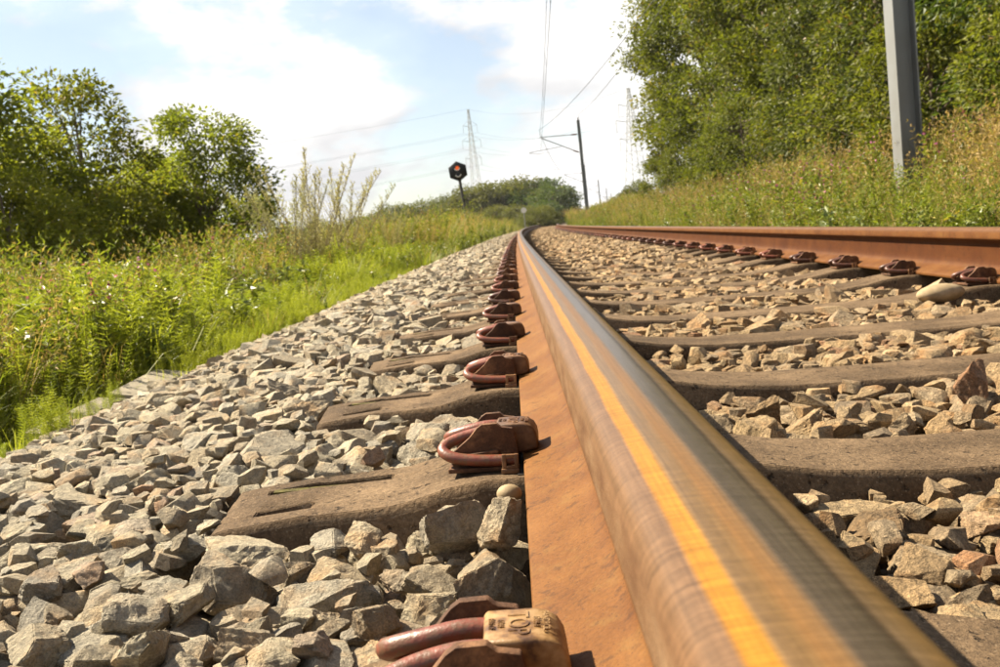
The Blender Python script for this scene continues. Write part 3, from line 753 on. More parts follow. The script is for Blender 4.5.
def single_stone(px_, py_, Y, a, b, c, yaw, lab, var, tone=None, dz=0.0):
    p = at(px_, py_, Y); o = bpy.data.objects.new('stone', rmesh[var] if tone is None else tone); COL.objects.link(o); o.parent = bed
    o.location = (p.x, p.y, p.z + dz); o.rotation_euler = (0, 0, yaw); o.scale = (a, b, c); o['label'] = lab; return o
r_ = np.random.default_rng(1); V, F = ICO[3]; V = V * (1 + 0.10 * np.sin(V @ np.array([1.3, 2, .6]) + 1)[:, None])
peb = npmesh('smooth_stone', V, F, True); t = MT('smooth_pebble', 0.75); t.col(t.ramp(t.noise(t.pos(), 40, 5), [(0.3, (0.2, 0.14, 0.07)), (0.7, (0.33, 0.25, 0.15))])); t.bump(t.noise(t.pos(), 200, 4), 0.001, 0.5); peb.materials.append(t.m)
single_stone(940, 289, 3.05, 0.074, 0.042, 0.028, 0.3, 'large smooth tan oval stone lying beside the farther rail', 0, peb, dz=-0.014)
single_stone(500, 524, 0.97, 0.022, 0.022, 0.030, 0.4, 'pale square faced stone standing against the rail foot in front of the pebble', 5)
single_stone(455, 512, 1.0, 0.038, 0.022, 0.030, 0.3, 'broad brown stone just in front of the slotted sleeper, left of the pale square stone', 6, dz=-0.020)
single_stone(509, 494, 1.02, 0.0125, 0.011, 0.0095, 0.3, 'small round yellowish pebble against the rail foot', 0, peb)
single_stone(210, 489, 1.75, 0.030, 0.024, 0.018, 1.3, 'rounded ochre pebble on the ballast left of the slotted sleeper', 0, peb)
single_stone(974, 388, 1.62, 0.036, 0.028, 0.046, 0.6, 'tall pointed stone standing up by the right edge', 3)

# ---------------------------------------------------------------- slab by the ballast toe
mb = MB(); mb.box(-0.11, 0.11, -0.29, 0.29, -0.05, 0.0); me = bevel(mb.mesh('slab'), 0.012, 2); me.materials.append(M['slab'])
for i, (X, Y, lab) in enumerate(((-1.50, 3.30, 'nearer pale concrete trough slab lying in the grass at the ballast edge'), (-1.50, 3.93, 'farther pale concrete trough slab lying in the grass at the ballast edge'))):
    o = bpy.data.objects.new('concrete_slab', me); COL.objects.link(o); p = T(X, Y, bed_z(X, Y) + 0.022 + 0.012 * i); o.location = p; o.rotation_euler = (0.02, 0.16 + 0.03 * i, 0.04 * i)
    tag(o, lab, 'slab')
# ---------------------------------------------------------------- foliage building blocks
class FB:
    """collects blades and leaves (numpy) with a material slot and a tone each"""
    def __init__(s): s.V = []; s.F = []; s.t = []; s.m = []; s.n = 0; s.mats = []
    def slot(s, k):
        if k not in s.mats: s.mats.append(k)
        return s.mats.index(k)
    def _add(s, V, F, tone, mat):
        n, k = V.shape[:2]
        s.V.append(V.reshape(-1, 3)); s.F.append((F[None] + (np.arange(n) * k)[:, None, None] + s.n).reshape(-1, 3)); s.n += n * k
        s.t.append(np.repeat(tone, k)); s.m.append(np.full(n * len(F), s.slot(mat)))
    def blades(s, P, h, w, lean, az, mat, tone=None, droop=1.0):
        P = np.asarray(P, float); n = len(P); h = np.broadcast_to(h, n); w = np.broadcast_to(w, n); lean = np.broadcast_to(lean, n)
        d = np.stack([np.cos(az), np.sin(az), 0 * az], -1); sd = np.stack([-np.sin(az), np.cos(az), 0 * az], -1)
        V = []
        for q, ww in ((0, 1.0), (0.45, 0.85), (0.8, 0.5)):
            c = P + d * (lean * h * q ** 1.8)[:, None] + np.array([0, 0, 1.0]) * (h * (q - droop * 0.35 * lean * q ** 3))[:, None]
            V += [c - sd * (w * ww / 2)[:, None], c + sd * (w * ww / 2)[:, None]]
        V.append(P + d * (lean * h * 1.05)[:, None] + np.array([0, 0, 1.0]) * (h * (1 - droop * 0.42 * lean))[:, None])
        V = np.stack(V, 1); F = np.array([(0, 1, 2), (1, 3, 2), (2, 3, 4), (3, 5, 4), (4, 5, 6)])
        s._add(V, F, R.random(n) if tone is None else np.broadcast_to(tone, n), mat)
    def leaves(s, P, D, L, W, mat, tone=None, up_bias=0.6):
        P = np.asarray(P, float); n = len(P); D = np.asarray(D, float); D = D / (np.linalg.norm(D, axis=1, keepdims=True) + 1e-9)
        L = np.broadcast_to(L, n)[:, None]; W = np.broadcast_to(W, n)[:, None]
        U = R.normal(size=(n, 3)); U[:, 2] = np.abs(U[:, 2]) + up_bias
        S_ = np.cross(D, U); S_ /= np.linalg.norm(S_, axis=1, keepdims=True) + 1e-9; Nn = np.cross(S_, D)
        V = np.stack([P, P + D * L * 0.45 + S_ * W * 0.5 + Nn * W * 0.14, P + D * L - Nn * L * 0.10, P + D * L * 0.45 - S_ * W * 0.5 + Nn * W * 0.14], 1)
        s._add(V, np.array([(0, 1, 2), (0, 2, 3)]), R.random(n) if tone is None else np.broadcast_to(tone, n), mat)
    def mesh(s, name):
        me = npmesh(name, np.concatenate(s.V), np.concatenate(s.F), False, {'tone': np.concatenate(s.t)})
        for k in s.mats: me.materials.append(G[k])
        me.polygons.foreach_set('material_index', np.concatenate(s.m).astype(np.int32)); return me

def rdir(n, zb=0.0):
    d = R.normal(size=(n, 3)); d[:, 2] += zb; return d / np.linalg.norm(d, axis=1, keepdims=True)

def tuft(n, h, w, rad, mat, mix=None, lean=0.45):
    f = FB(); k = int(n * (1 - (mix[1] if mix else 0)))
    def go(m_, mt, hh):
        a = R.uniform(0, 6.28, m_); r = rad * np.sqrt(R.random(m_))
        P = np.stack([r * np.cos(a), r * np.sin(a), np.full(m_, -0.02)], -1)
        f.blades(P, hh * R.uniform(0.55, 1.1, m_), w * R.uniform(0.7, 1.3, m_), R.uniform(0.05, lean * 1.6, m_), a + R.normal(0, 0.9, m_), mt)
    go(k, mat, h)
    if mix: go(n - k, mix[0], h * 1.15)
    return f.mesh('grass_tuft')
def seed_grass(n, h, rad, mat='dry'):
    f = FB(); a = R.uniform(0, 6.28, n); r = rad * np.sqrt(R.random(n)); P = np.stack([r * np.cos(a), r * np.sin(a), 0 * a - 0.02], -1)
    hh = h * R.uniform(.6, 1.1, n); ln = R.uniform(0.1, 0.5, n); az = a + R.normal(0, 1, n)
    f.blades(P, hh, 0.004, ln, az, mat)
    for q in (0.82, 0.88, 0.94, 1.0):
        c = P + np.stack([np.cos(az), np.sin(az), 0 * az], -1) * (ln * hh * q ** 1.8)[:, None] + np.array([0, 0, 1.]) * (hh * (q - .35 * ln * q ** 3))[:, None]
        for _ in range(2): f.leaves(c, rdir(n, 0.8), 0.035, 0.009, mat)
    return f.mesh('seed_grass')
def weed(h, nl, L, W, mat='weed', flower=None, stems=3, spread=0.12, droop=-0.1, stemmat='stem'):
    f = FB()
    for _ in range(stems):
        hh = h * R.uniform(0.75, 1.08); az = R.uniform(0, 6.28); ln = R.uniform(0.05, 0.25)
        b = np.array([R.normal(0, spread), R.normal(0, spread), -0.03])
        for k in (0, 1.57): f.blades([b], hh, 0.010, ln, np.array([az + k * 0.0]) , stemmat); 
        q = np.linspace(0.10, 1.0, nl) ** 0.9; d = np.array([math.cos(az), math.sin(az), 0])
        c = b + d * (ln * hh * q ** 1.8)[:, None] + np.array([0, 0, 1.]) * (hh * (q - .35 * ln * q ** 3))[:, None]
        a = np.arange(nl) * 2.4 + R.uniform(0, 6)
        D = np.stack([np.cos(a), np.sin(a), R.uniform(droop, droop + 0.8, nl)], -1)
        sc = (1.1 - 0.55 * q) * R.uniform(.7, 1.2, nl)
        f.leaves(c, D, L * sc, W * sc, mat, up_bias=1.5)
        # small side shoots
        m = nl // 3; i = R.integers(nl // 4, nl, m * 4)
        f.leaves(c[i] + rdir(len(i)) * L * 0.3, rdir(len(i), .5), L * .6, W * .6, mat)
        if flower:
            m = 6; z = R.uniform(0.82, 1.06, m); p = b + d * (ln * hh * z ** 1.8)[:, None] + np.array([0, 0, 1.]) * (hh * (z - .35 * ln * z ** 3))[:, None]
            f.leaves(p, rdir(m, .3), 0.026, 0.020, flower)
    return f.mesh('weed')

def horsetail(h, stems, rad):
    f = FB()
    for _ in range(stems):
        a, r = R.uniform(0, 6.28), rad * math.sqrt(R.random()); b = np.array([r * math.cos(a), r * math.sin(a), -0.02]); hh = h * R.uniform(.7, 1.1); ln = R.uniform(.05, .3); az = R.uniform(0, 6.28)
        f.blades([b], hh, 0.004, ln, np.array([az]), 'fine')
        nw = 18; q = np.linspace(.12, .98, nw); d = np.array([math.cos(az), math.sin(az), 0])
        c = np.repeat(b + d * (ln * hh * q ** 1.8)[:, None] + np.array([0, 0, 1.]) * (hh * (q - .35 * ln * q ** 3))[:, None], 7, 0)
        aa = np.tile(np.arange(7) * 0.9, nw) + np.repeat(R.uniform(0, 6, nw), 7)
        D = np.stack([np.cos(aa), np.sin(aa), np.full(len(aa), .55)], -1)
        f.leaves(c, D, np.repeat(0.062 * (1.15 - .75 * q), 7) * R.uniform(.7, 1.2, len(c)), 0.0042, 'fine')
    return f.mesh('horsetail')
LIB = bpy.data.collections.new('plant_library')            # not linked: shapes for the ground cover only
def lib(name, mes):
    c = bpy.data.collections.new(name)
    for i, me in enumerate(mes):
        o = bpy.data.objects.new('%s_%02d' % (name, i), me); c.objects.link(o)
    return c
def scatter(name, P, rz, sc, idx, coll, tilt=0.12):
    n = len(P); me = bpy.data.meshes.new(name); me.vertices.add(n); me.vertices.foreach_set('co', np.asarray(P, np.float32).ravel())
    a = me.attributes.new('rot', 'FLOAT_VECTOR', 'POINT'); a.data.foreach_set('vector', np.stack([R.normal(0, tilt, n), R.normal(0, tilt, n), rz], -1).astype(np.float32).ravel())
    a = me.attributes.new('scl', 'FLOAT', 'POINT'); a.data.foreach_set('value', np.asarray(sc, np.float32))
    a = me.attributes.new('idx', 'INT', 'POINT'); a.data.foreach_set('value', np.asarray(idx, np.int32))
    o = bpy.data.objects.new(name, me); COL.objects.link(o)
    ng = bpy.data.node_groups.new(name, 'GeometryNodeTree')
    ng.interface.new_socket('Geometry', in_out='INPUT', socket_type='NodeSocketGeometry'); ng.interface.new_socket('Geometry', in_out='OUTPUT', socket_type='NodeSocketGeometry')
    gi = ng.nodes.new('NodeGroupInput'); go = ng.nodes.new('NodeGroupOutput'); ip = ng.nodes.new('GeometryNodeInstanceOnPoints'); ci = ng.nodes.new('GeometryNodeCollectionInfo')
    ci.inputs['Collection'].default_value = coll; ci.inputs['Separate Children'].default_value = True; ci.inputs['Reset Children'].default_value = True
    ip.inputs['Pick Instance'].default_value = True
    def na(nm, dt):
        x = ng.nodes.new('GeometryNodeInputNamedAttribute'); x.data_type = dt; x.inputs['Name'].default_value = nm; return x.outputs['Attribute']
    er = ng.nodes.new('FunctionNodeEulerToRotation')
    L = ng.links.new
    L(gi.outputs[0], ip.inputs['Points']); L(ci.outputs[0], ip.inputs['Instance']); L(na('idx', 'INT'), ip.inputs['Instance Index'])
    L(na('rot', 'FLOAT_VECTOR'), er.inputs[0]); L(er.outputs[0], ip.inputs['Rotation']); L(na('scl', 'FLOAT'), ip.inputs['Scale']); L(ip.outputs[0], go.inputs[0])
    md = o.modifiers.new('plants', 'NODES'); md.node_group = ng
    o['kind'] = 'stuff'; return o

def gpos(Xr, Y, dz=0.0):
    """on the ground or on the ballast slope, whichever is higher; world"""
    g = ground_z(Xr, Y); b = T(Xr, Y, bed_z(Xr, Y) - 0.02)[..., 2]; inb = (Xr > -2.6) & (Xr < 3.4)
    z = np.where(inb, np.maximum(g, b), g)
    return np.stack([Xr + shift(Y), Y, z + dz], -1)

grass_m = [tuft(60, 0.42, 0.009, 0.16, 'grass', ('dry', 0.15)), tuft(60, 0.50, 0.008, 0.14, 'grass', ('dry', 0.3)), tuft(70, 0.34, 0.008, 0.18, 'grass'),
           tuft(90, 0.36, 0.0045, 0.20, 'fine', lean=0.5), tuft(100, 0.30, 0.004, 0.22, 'fine', lean=0.7), tuft(90, 0.40, 0.0045, 0.18, 'fine', ('grass', 0.3)),
           seed_grass(26, 0.75, 0.14), seed_grass(22, 0.85, 0.12, 'grass'), tuft(45, 0.45, 0.007, 0.15, 'dry', ('grass', 0.35))]
weed_m = [weed(0.62, 34, 0.11, 0.026), weed(0.75, 40, 0.10, 0.024, flower='pink'), weed(0.50, 26, 0.12, 0.05), weed(0.55, 22, 0.13, 0.075, mat='pale', stems=2),
          weed(0.85, 46, 0.09, 0.022, flower='pink', stems=4), weed(0.60, 34, 0.08, 0.030, mat='weed', stems=5, spread=.18), weed(0.8, 40, 0.07, 0.02, mat='grass', stems=4, spread=.15)]
ht_m = [horsetail(.38, 13, .17), horsetail(.32, 15, .18), horsetail(.44, 12, .16)]
ht_m.append(tuft(40, 0.7, 0.007, 0.16, 'dry', lean=1.0))
GL = lib('cover_shapes', grass_m + weed_m + ht_m)     # 0-8 grass, 9-15 weeds
def choose(n, pr):
    k = np.array(list(pr.keys())); p = np.array(list(pr.values()), float); return R.choice(k, n, p=p / p.sum())

# left bank: fine green growth against the ballast, mixed weeds behind
def band(n, xa, xb, ya, yb, pr, smin=.7, smax=1.15, logy=True, fn=None, keep=None):
    x = R.uniform(xa, xb, n); y = (ya * (yb / ya) ** R.random(n)) if logy else R.uniform(ya, yb, n)
    if keep is not None: m = keep(x, y); x, y = x[m], y[m]
    P = gpos(x, y); s_ = R.uniform(smin, smax, len(x)); 
    if fn is not None: s_ = s_ * fn(x, y)
    return P, s_, choose(len(x), pr)
noisef = lambda x, y: 0.5 + 0.5 * np.sin(x * 1.9 + 1.3 * np.sin(y * 0.8)) * np.sin(y * 1.1 + x)
parts = [band(3000, -3.4, -1.42, 2.6, 22, {16: 4, 17: 4, 18: 3, 3: 3.2, 4: 4.5, 5: 2, 0: .3, 8: .4, 11: .4}, .6, 1.15, fn=lambda x, y: np.clip(0.38 + (-1.42 - x) * 1.1, .38, 1.5) * (0.65 + 0.7 * noisef(x * 2.1, y * 1.7)), keep=lambda x, y: ~((x > -1.85) & (y > 2.7) & (y < 4.9) & (R.random(len(x)) < .93))),
         band(3600, -6.5, -2.6, 2.4, 26, {0: 3, 1: 3, 2: 1.2, 5: 2, 6: 2.2, 7: 2, 8: 2, 9: 1.4, 10: .4, 11: 1.1, 12: .8, 13: .7, 14: .3, 15: 1.6}, .8, 1.35, fn=lambda x, y: 0.60 + 0.65 * noisef(x, y)),
         band(2300, -15, -5.5, 5, 40, {0: 2, 1: 3, 6: 2.4, 7: 2, 8: 2, 9: 1, 10: 1, 11: 1, 13: 1.2, 14: .8, 15: 1}, 1.0, 1.7),
         band(3800, -9, -1.8, 22, 85, {0: 1, 1: 2, 6: 2.6, 7: 2, 8: 2.4, 9: 1, 11: 1, 15: 1.5}, 1.0, 1.9),
         band(520, -4.0, -1.9, 2.6, 6.5, {9: 2, 11: 3, 12: 1, 13: 1.2, 15: 3, 6: 1.5, 8: 2, 0: 2}, .6, 1.05),
         band(500, -2.0, -1.35, 14, 60, {0: 1, 2: 1, 11: 1.5, 9: 1}, .5, .9)]
P = np.concatenate([p[0] for p in parts]); s_ = np.concatenate([p[1] for p in parts]); ix = np.concatenate([p[2] for p in parts])
o = scatter('grass_and_weeds', P, R.uniform(0, 6.28, len(P)), s_, ix, GL); tag(o, 'mixed green grass and weeds covering the bank left of the ballast', 'grass')
# right bank
parts = [band(4200, 2.55, 5.2, 3, 60, {9: 2, 10: 1.2, 11: 2, 12: .4, 14: 1.4, 15: 3, 0: 3, 7: 1.6, 6: 1.2, 1: 2, 16: 2}, .65, 1.05),
         band(2800, 4.6, 8.0, 4, 60, {10: 1.0, 14: 1.5, 9: 1.2, 15: 2, 6: 1.6, 8: 1.4, 1: 2, 13: .4}, .8, 1.25, fn=lambda x, y: np.where((x / y < .42) & (y < 14), .6, 1.0)),
         band(520, 3.4, 6.0, 5.5, 13, {6: 5, 8: 4, 19: 5}, 1.1, 1.6, logy=False, keep=lambda x, y: x / y > .44),
         band(420, 3.0, 5.6, 10, 50, {10: 2, 14: 2, 11: 2, 13: .6, 6: 2}, 1.2, 1.7),
         band(3200, 2.6, 7, 60, 240, {9: 2, 10: 1, 15: 2, 6: 2, 8: 2, 1: 1}, 1.2, 2.2),
         band(1600, -2.6, 3.2, 150, 330, {0: 2, 1: 2, 6: 2, 8: 2}, 1.5, 2.4)]
P = np.concatenate([p[0] for p in parts]); s_ = np.concatenate([p[1] for p in parts]); ix = np.concatenate([p[2] for p in parts])
o = scatter('grass_and_weeds', P, R.uniform(0, 6.28, len(P)), s_, ix, GL); tag(o, 'flowering weeds and grass on the bank behind the farther rail', 'grass')

# plants that stand out on the left bank, each its own thing
def plant(me, name, Xr, Y, s, lab, cat, group=None, rz=None):
    o = bpy.data.objects.new(name, me); COL.objects.link(o); p = gpos(np.array(Xr), np.array(Y)); o.location = p; o.scale = (s, s, s); o.rotation_euler = (R.normal(0, .06), R.normal(0, .06), R.uniform(0, 6.28) if rz is None else rz)
    tag(o, lab, cat, group); return o
for i in range(46):
    y = 4.6 + 9 * R.random(); x = R.uniform(-5.2, -2.3)
    k = choose(1, {9: 2, 11: 2, 12: 1, 13: 1, 10: .7})[0]
    lab = 'leafy green weed standing in the tall grass left of the ballast'
    if k - 9 == 3: lab = 'pale broad leaved weed standing in the grass left of the ballast'
    if k - 9 == 1: lab = 'pink flowered weed standing in the grass left of the ballast'
    plant(weed_m[k - 9], 'weed_plant', x, y, R.uniform(.8, 1.25), lab, 'weed', 'weeds on the left bank')

def plume(h, n):
    """tall dry feathery weed"""
    f = FB(); mb = MB()
    for i in range(n):
        az = R.uniform(0, 6.28); ln = R.uniform(.30, .75) * (0.4 if i == 0 else 1); hh = h * (1.0 if i == 0 else R.uniform(.72, .98)); d = np.array([math.cos(az), math.sin(az), 0])
        q = np.linspace(0, 1, 14); c = d * (ln * hh * q ** 1.3)[:, None] + np.array([0, 0, 1.]) * (hh * q)[:, None]
        mb.tube(c, list(0.006 * (1 - .8 * q) + .001), 5)
        for t_ in np.linspace(0.22, 0.98, 44):
            b = c[0] + (np.array([np.interp(t_, q, c[:, k]) for k in range(3)])); a = R.uniform(0, 6.28); bl = h * 0.20 * (1.15 - t_) * R.uniform(.6, 1.3)
            dd = np.array([math.cos(a) * .6, math.sin(a) * .6, 1.0]); dd /= np.linalg.norm(dd)
            m = 12; u = np.linspace(.1, 1, m); p = b + dd * (bl * u)[:, None] + np.array([0, 0, 1.]) * (bl * .12 * u ** 2)[:, None]
            mb.tube([p[0] * 0 + b, p[m // 2], p[-1]], [0.0022, .0016, .0008], 3, cap=False)
            f.leaves(p, rdir(m, 1.0), 0.024, 0.009, 'plume')
    return mb.mesh('stem'), f.mesh('seed_heads')
G['plume'] = mat_leaf('plume_seed', (0.26, 0.25, 0.15), (0.40, 0.37, 0.24), 0.3, 0.6, 0.2)
M['dryst'] = mat_flat('dry_stem', (0.24, 0.19, 0.10), 0.8)
pst, psd = plume(1.5, 10); pst.materials.append(M['dryst'])
for (px_, Y, s, lab) in ((312, 14.0, 1.40, 'tallest dry feathery weed standing against the sky right of the left bushes'), (293, 13.5, 1.18, 'dry feathery weed just left of the tallest one, close to the bush'), (340, 16.5, 1.35, 'dry feathery weed just right of the tallest one'),
                    (392, 22.0, .95, 'small pale dry weed against the sky, midway to the signal')):
    b = at(px_, 250, Y); r = empty('tall_dry_weed'); Xr = b.x - float(shift(Y)); g = gpos(np.array(Xr), np.array(Y)); r.location = g; r.rotation_euler = (0, 0, R.uniform(0, 6)); r.scale = (s, s, s)
    tag(r, lab, 'weed')
    for nm, me in (('stem', pst), ('seed_heads', psd)):
        o = bpy.data.objects.new(nm, me); COL.objects.link(o); o.parent = r

# ---------------------------------------------------------------- trees
def tree_meshes(h, rad, nclump, nleaf, L, mat, base=0.12, shape='oval', crad=0.34, trunk_r=0.10, gap=0.0, seed=0):
    rr = np.random.default_rng(seed); f = FB(); mb = MB()
    lean = rr.normal(0, .03, 2)
    tz = np.linspace(0, h * 0.92, 9); tp = np.stack([lean[0] * tz + 0.05 * np.sin(tz * 1.3), lean[1] * tz + 0.05 * np.cos(tz * 1.1), tz - 0.15], -1)
    mb.tube(tp, list(trunk_r * (1 - 0.85 * np.linspace(0, 1, 9)) + 0.01), 8)
    cs_ = []
    for i in range(nclump):
        u = base + (1 - base) * rr.random() ** 0.9
        if shape == 'oval': pr = math.sqrt(max(0.02, 1 - ((u - 0.46) / 0.56) ** 2))
        elif shape == 'cone': pr = max(0.08, (1.12 - u)) ** 0.8
        else: pr = min(1, (1.04 - u) * 2.6) ** 0.6
        a = rr.uniform(0, 6.28); r = rad * pr * (0.55 + 0.45 * rr.random() ** 0.5) * rr.uniform(.85, 1.12)
        cs_.append((r * math.cos(a), r * math.sin(a), u * h * rr.uniform(.97, 1.03)))
    cs_ = np.array(cs_)
    for c in cs_[:: max(1, nclump // 34)]:
        z = c[2] * 0.72; b = np.array([np.interp(z, tz, tp[:, k]) for k in range(3)]); mid = (b + c) / 2 + np.array([0, 0, 0.08 * h * .4])
        mb.tube([b, mid, c], [trunk_r * .32, trunk_r * .2, 0.006], 5, cap=False)
    per = max(4, nleaf // nclump); cr_ = rad * crad
    for c in cs_:
        s_ = cr_ * rr.uniform(.6, 1.25); n = int(per * rr.uniform(.6, 1.4))
        d = rdir(n); q = d * (rr.random(n) ** 0.42)[:, None] * np.array([s_, s_, s_ * .72])
        out = np.array([c[0], c[1], 0.25 * h * 0.3]); out = out / (np.linalg.norm(out) + 1e-6)
        D = d * .7 + out * .6 + R.normal(size=(n, 3)) * .55 + np.array([0, 0, -.15])
        tone = np.clip(R.normal(rr.uniform(.25, .7), .22, n), 0, 1)
        f.leaves(c + q, D, L * R.uniform(.6, 1.2, n), L * .58 * R.uniform(.7, 1.1, n), mat, tone)
    bm_ = mb.mesh('trunk', 60); bm_.materials.append(M['bark']); return bm_, f.mesh('crown')
def put_tree(ms, Xr, Y, s, lab, group, name='tree', sz=1.0, rz=None, cat='tree', zoff=0.0):
    r = empty(name); p = gpos(np.array(float(Xr)), np.array(float(Y))); r.location = (p[0], p[1], p[2] + zoff); r.rotation_euler = (0, 0, random.uniform(0, 6.28) if rz is None else rz); r.scale = (s, s, s * sz)
    tag(r, lab, cat, group)
    for nm, me in zip(('trunk', 'crown'), ms):
        o = bpy.data.objects.new(nm, me); COL.objects.link(o); o.parent = r
    return r
TB = {'b': tree_meshes(11.5, 2.9, 260, 42000, 0.175, 'tree_b', base=.02, shape='oval', crad=.24, trunk_r=.16, seed=1),
      'a': tree_meshes(11.0, 2.7, 260, 42000, 0.155, 'tree_e', base=.02, shape='col', crad=.22, trunk_r=.16, seed=2),
      'c': tree_meshes(10.0, 2.6, 280, 46000, 0.13, 'tree_c', base=.0, shape='col', crad=.20, trunk_r=.14, seed=3),
      'd': tree_meshes(9.5, 2.7, 260, 40000, 0.15, 'tree_d', base=.0, shape='col', crad=.23, trunk_r=.15, seed=4)}
grp = 'trees along the right side of the line'
for k, X, Y, s, sz, lab in (('b', 9.6, 50, 1.12, 1.0, 'tall green tree at the far end of the right hand row, against the sky'),
        ('b', 9.3, 42, 1.05, 1.05, 'yellow green tree second from the far end of the right hand row'),
        ('a', 8.8, 34.5, 1.0, 1.05, 'green tree third from the far end of the right hand row'),
        ('b', 9.2, 28, 1.0, 1.05, 'bright yellow green tree in the middle of the right hand row'),
        ('c', 8.6, 23, .98, 1.0, 'olive green dense tree in the right hand row, left of the grey mast'),
        ('c', 8.8, 18.6, .98, 1.05, 'greyish olive tree with small leaves just left of the near grey mast'),
        ('d', 9.3, 14.4, 1.0, 1.05, 'dark green tree directly behind the near grey mast'),
        ('d', 8.9, 10.0, .95, 1.1, 'dark green tree at the right edge of the photo'),
        ('a', 13.6, 46, 1.2, 1.0, 'tree of the back row behind the far end of the right hand trees'),
        ('b', 13.6, 37, 1.2, 1.0, 'tree of the back row, its top showing between the far right hand trees'),
        ('a', 13.8, 29, 1.2, 1.0, 'tree of the back row, its top showing above the middle of the row'),
        ('d', 13.6, 22, 1.2, 1.0, 'dark tree of the back row behind the olive trees'),
        ('d', 13.4, 15.5, 1.2, 1.0, 'dark tree of the back row behind the near grey mast')):
    put_tree(TB[k], X - (0.5 if Y > 40 else 0), Y, s, lab, grp, sz=sz)
SH = {'a': tree_meshes(3.2, 1.3, 90, 9000, 0.10, 'tree_e', base=.0, shape='oval', crad=.30, trunk_r=.05, seed=11), 'b': tree_meshes(2.6, 1.2, 80, 8000, 0.10, 'tree_b', base=.0, shape='oval', crad=.32, trunk_r=.05, seed=12)}
i = 0
for Y in (12, 16.5, 20, 25, 30, 36, 43, 49):
    put_tree(SH['ab'[i % 2]], 6.9 + random.uniform(-.3, .3), Y, random.uniform(.8, 1.15), 'low green shrub at the foot of the right hand trees, %s from the right edge' % ORD[i], 'shrubs at the foot of the right hand trees', 'shrub', cat='shrub'); i += 1
# left bushes
LB1 = tree_meshes(4.1, 1.35, 100, 11000, 0.115, 'tree_a', base=.10, shape='oval', crad=.34, trunk_r=.05, seed=21)
LB2 = tree_meshes(3.6, 1.30, 120, 17000, 0.105, 'tree_a', base=.06, shape='oval', crad=.30, trunk_r=.06, seed=22)
LB3 = tree_meshes(4.6, 1.2, 70, 6000, 0.12, 'tree_b', base=.25, shape='oval', crad=.34, trunk_r=.04, seed=23)
g2 = 'bushes and young trees on the left'
for ms, px_, Y, s, sz, lab in ((LB3, 95, 16.5, .92, .93, 'slender young tree with sparse top, tallest on the left'), (LB1, 38, 15.0, .86, .84, 'leafy young tree at the left edge, sky showing through its top'),
        (LB1, 145, 18.0, .80, .74, 'green bush between the slender tree and the dark bush'), (LB2, 212, 19.0, .98, .98, 'dark green dense bush rounded at the top, rightmost of the left group'),
        (LB2, 165, 20.0, .9, .9, 'dark bush partly hidden behind the left group'), (LB2, 8, 13.0, .72, .85, 'dark dense bush at the very left edge'), (LB2, 75, 14.5, .62, .8, 'low dark bush below the slender tree'),
        (LB1, 250, 21.0, .70, .7, 'small bush leaning out right of the dark rounded bush'), (LB1, -40, 14, 1.0, 1.0, 'young tree cut off by the left edge'), (LB2, 120, 17, .75, .8, 'low dark bush under the sparse trees')):
    b = at(px_, 260, Y); put_tree(ms, b.x - float(shift(Y)), Y, s, lab, g2, 'bush', sz=sz, cat='bush')

# far woods: each tree on its own
FT = [tree_meshes(9, 4.2, 90, 9000, 0.42, 'far', base=.0, shape='oval', crad=.34, trunk_r=.2, seed=31), tree_meshes(8, 4.6, 90, 9000, 0.42, 'far', base=.0, shape='oval', crad=.34, trunk_r=.2, seed=32), tree_meshes(9, 4.4, 90, 9000, .42, 'tree_d', base=.0, shape='oval', crad=.34, trunk_r=.2, seed=33)]
def far_tree(px_, Y, top_py, k, lab, group, base_py=228, w=1.0):
    b = at(px_, base_py, Y); t_ = at(px_, top_py, Y); g = -1.0; h = t_.z - g; s = h / 9.0
    r = empty('far_tree', (b.x, Y, g), (0, 0, random.uniform(0, 6.28))); r.scale = (s * w, s * w, s)
    tag(r, lab, 'tree', group)
    for nm, me in zip(('trunk', 'crown'), FT[k]):
        o = bpy.data.objects.new(nm, me); COL.objects.link(o); o.parent = r
FW = [556, 545, 530, 516, 503, 490, 478, 466, 453, 440, 425, 410, 395, 380, 520, 498, 470, 563, 360, 340, 320, 290, 535, 550]
gf = 'trees of the distant wood left of the track'
for px_, Y, tp, k in ((556, 150, 187, 2), (545, 158, 181, 2), (530, 160, 180, 0), (516, 168, 183, 1), (503, 165, 184, 0), (490, 172, 184, 1), (478, 160, 187, 0), (466, 165, 190, 1), (453, 175, 198, 0), (440, 180, 202, 1), (425, 180, 203, 0), (410, 180, 206, 1), (395, 190, 206, 0), (380, 175, 210, 1),
                      (520, 140, 204, 1), (498, 145, 207, 0), (470, 140, 212, 1), (563, 175, 199, 2), (360, 200, 218, 0), (340, 190, 222, 1), (320, 210, 222, 0), (290, 190, 226, 1), (535, 125, 208, 0), (550, 138, 203, 2)):
    far_tree(px_, Y, tp, k, ('rounded olive green tree of the distant wood, %s from the right end' if k < 2 else 'dark green tree of the distant wood, %s from the right end') % ORD2[sum(q > px_ for q in FW)], gf, w=1.35)
gf2 = 'distant trees right of the masts'
for px_, Y, tp, k in ((622, 125, 196, 0), (613, 160, 201, 1), (606, 200, 205, 0), (600, 250, 207, 1), (594, 300, 209, 0), (632, 100, 188, 1), (640, 85, 184, 0), (586, 380, 211, 0), (577, 420, 209, 1), (570, 380, 207, 0), (562, 330, 206, 1)):
    far_tree(px_, Y, tp, k, 'hazy green tree in the distant line beside the masts, %s from the right' % ORD2[sum(q > px_ for q in (622, 613, 606, 600, 594, 632, 640, 586, 577, 570, 562))], gf2, 215)
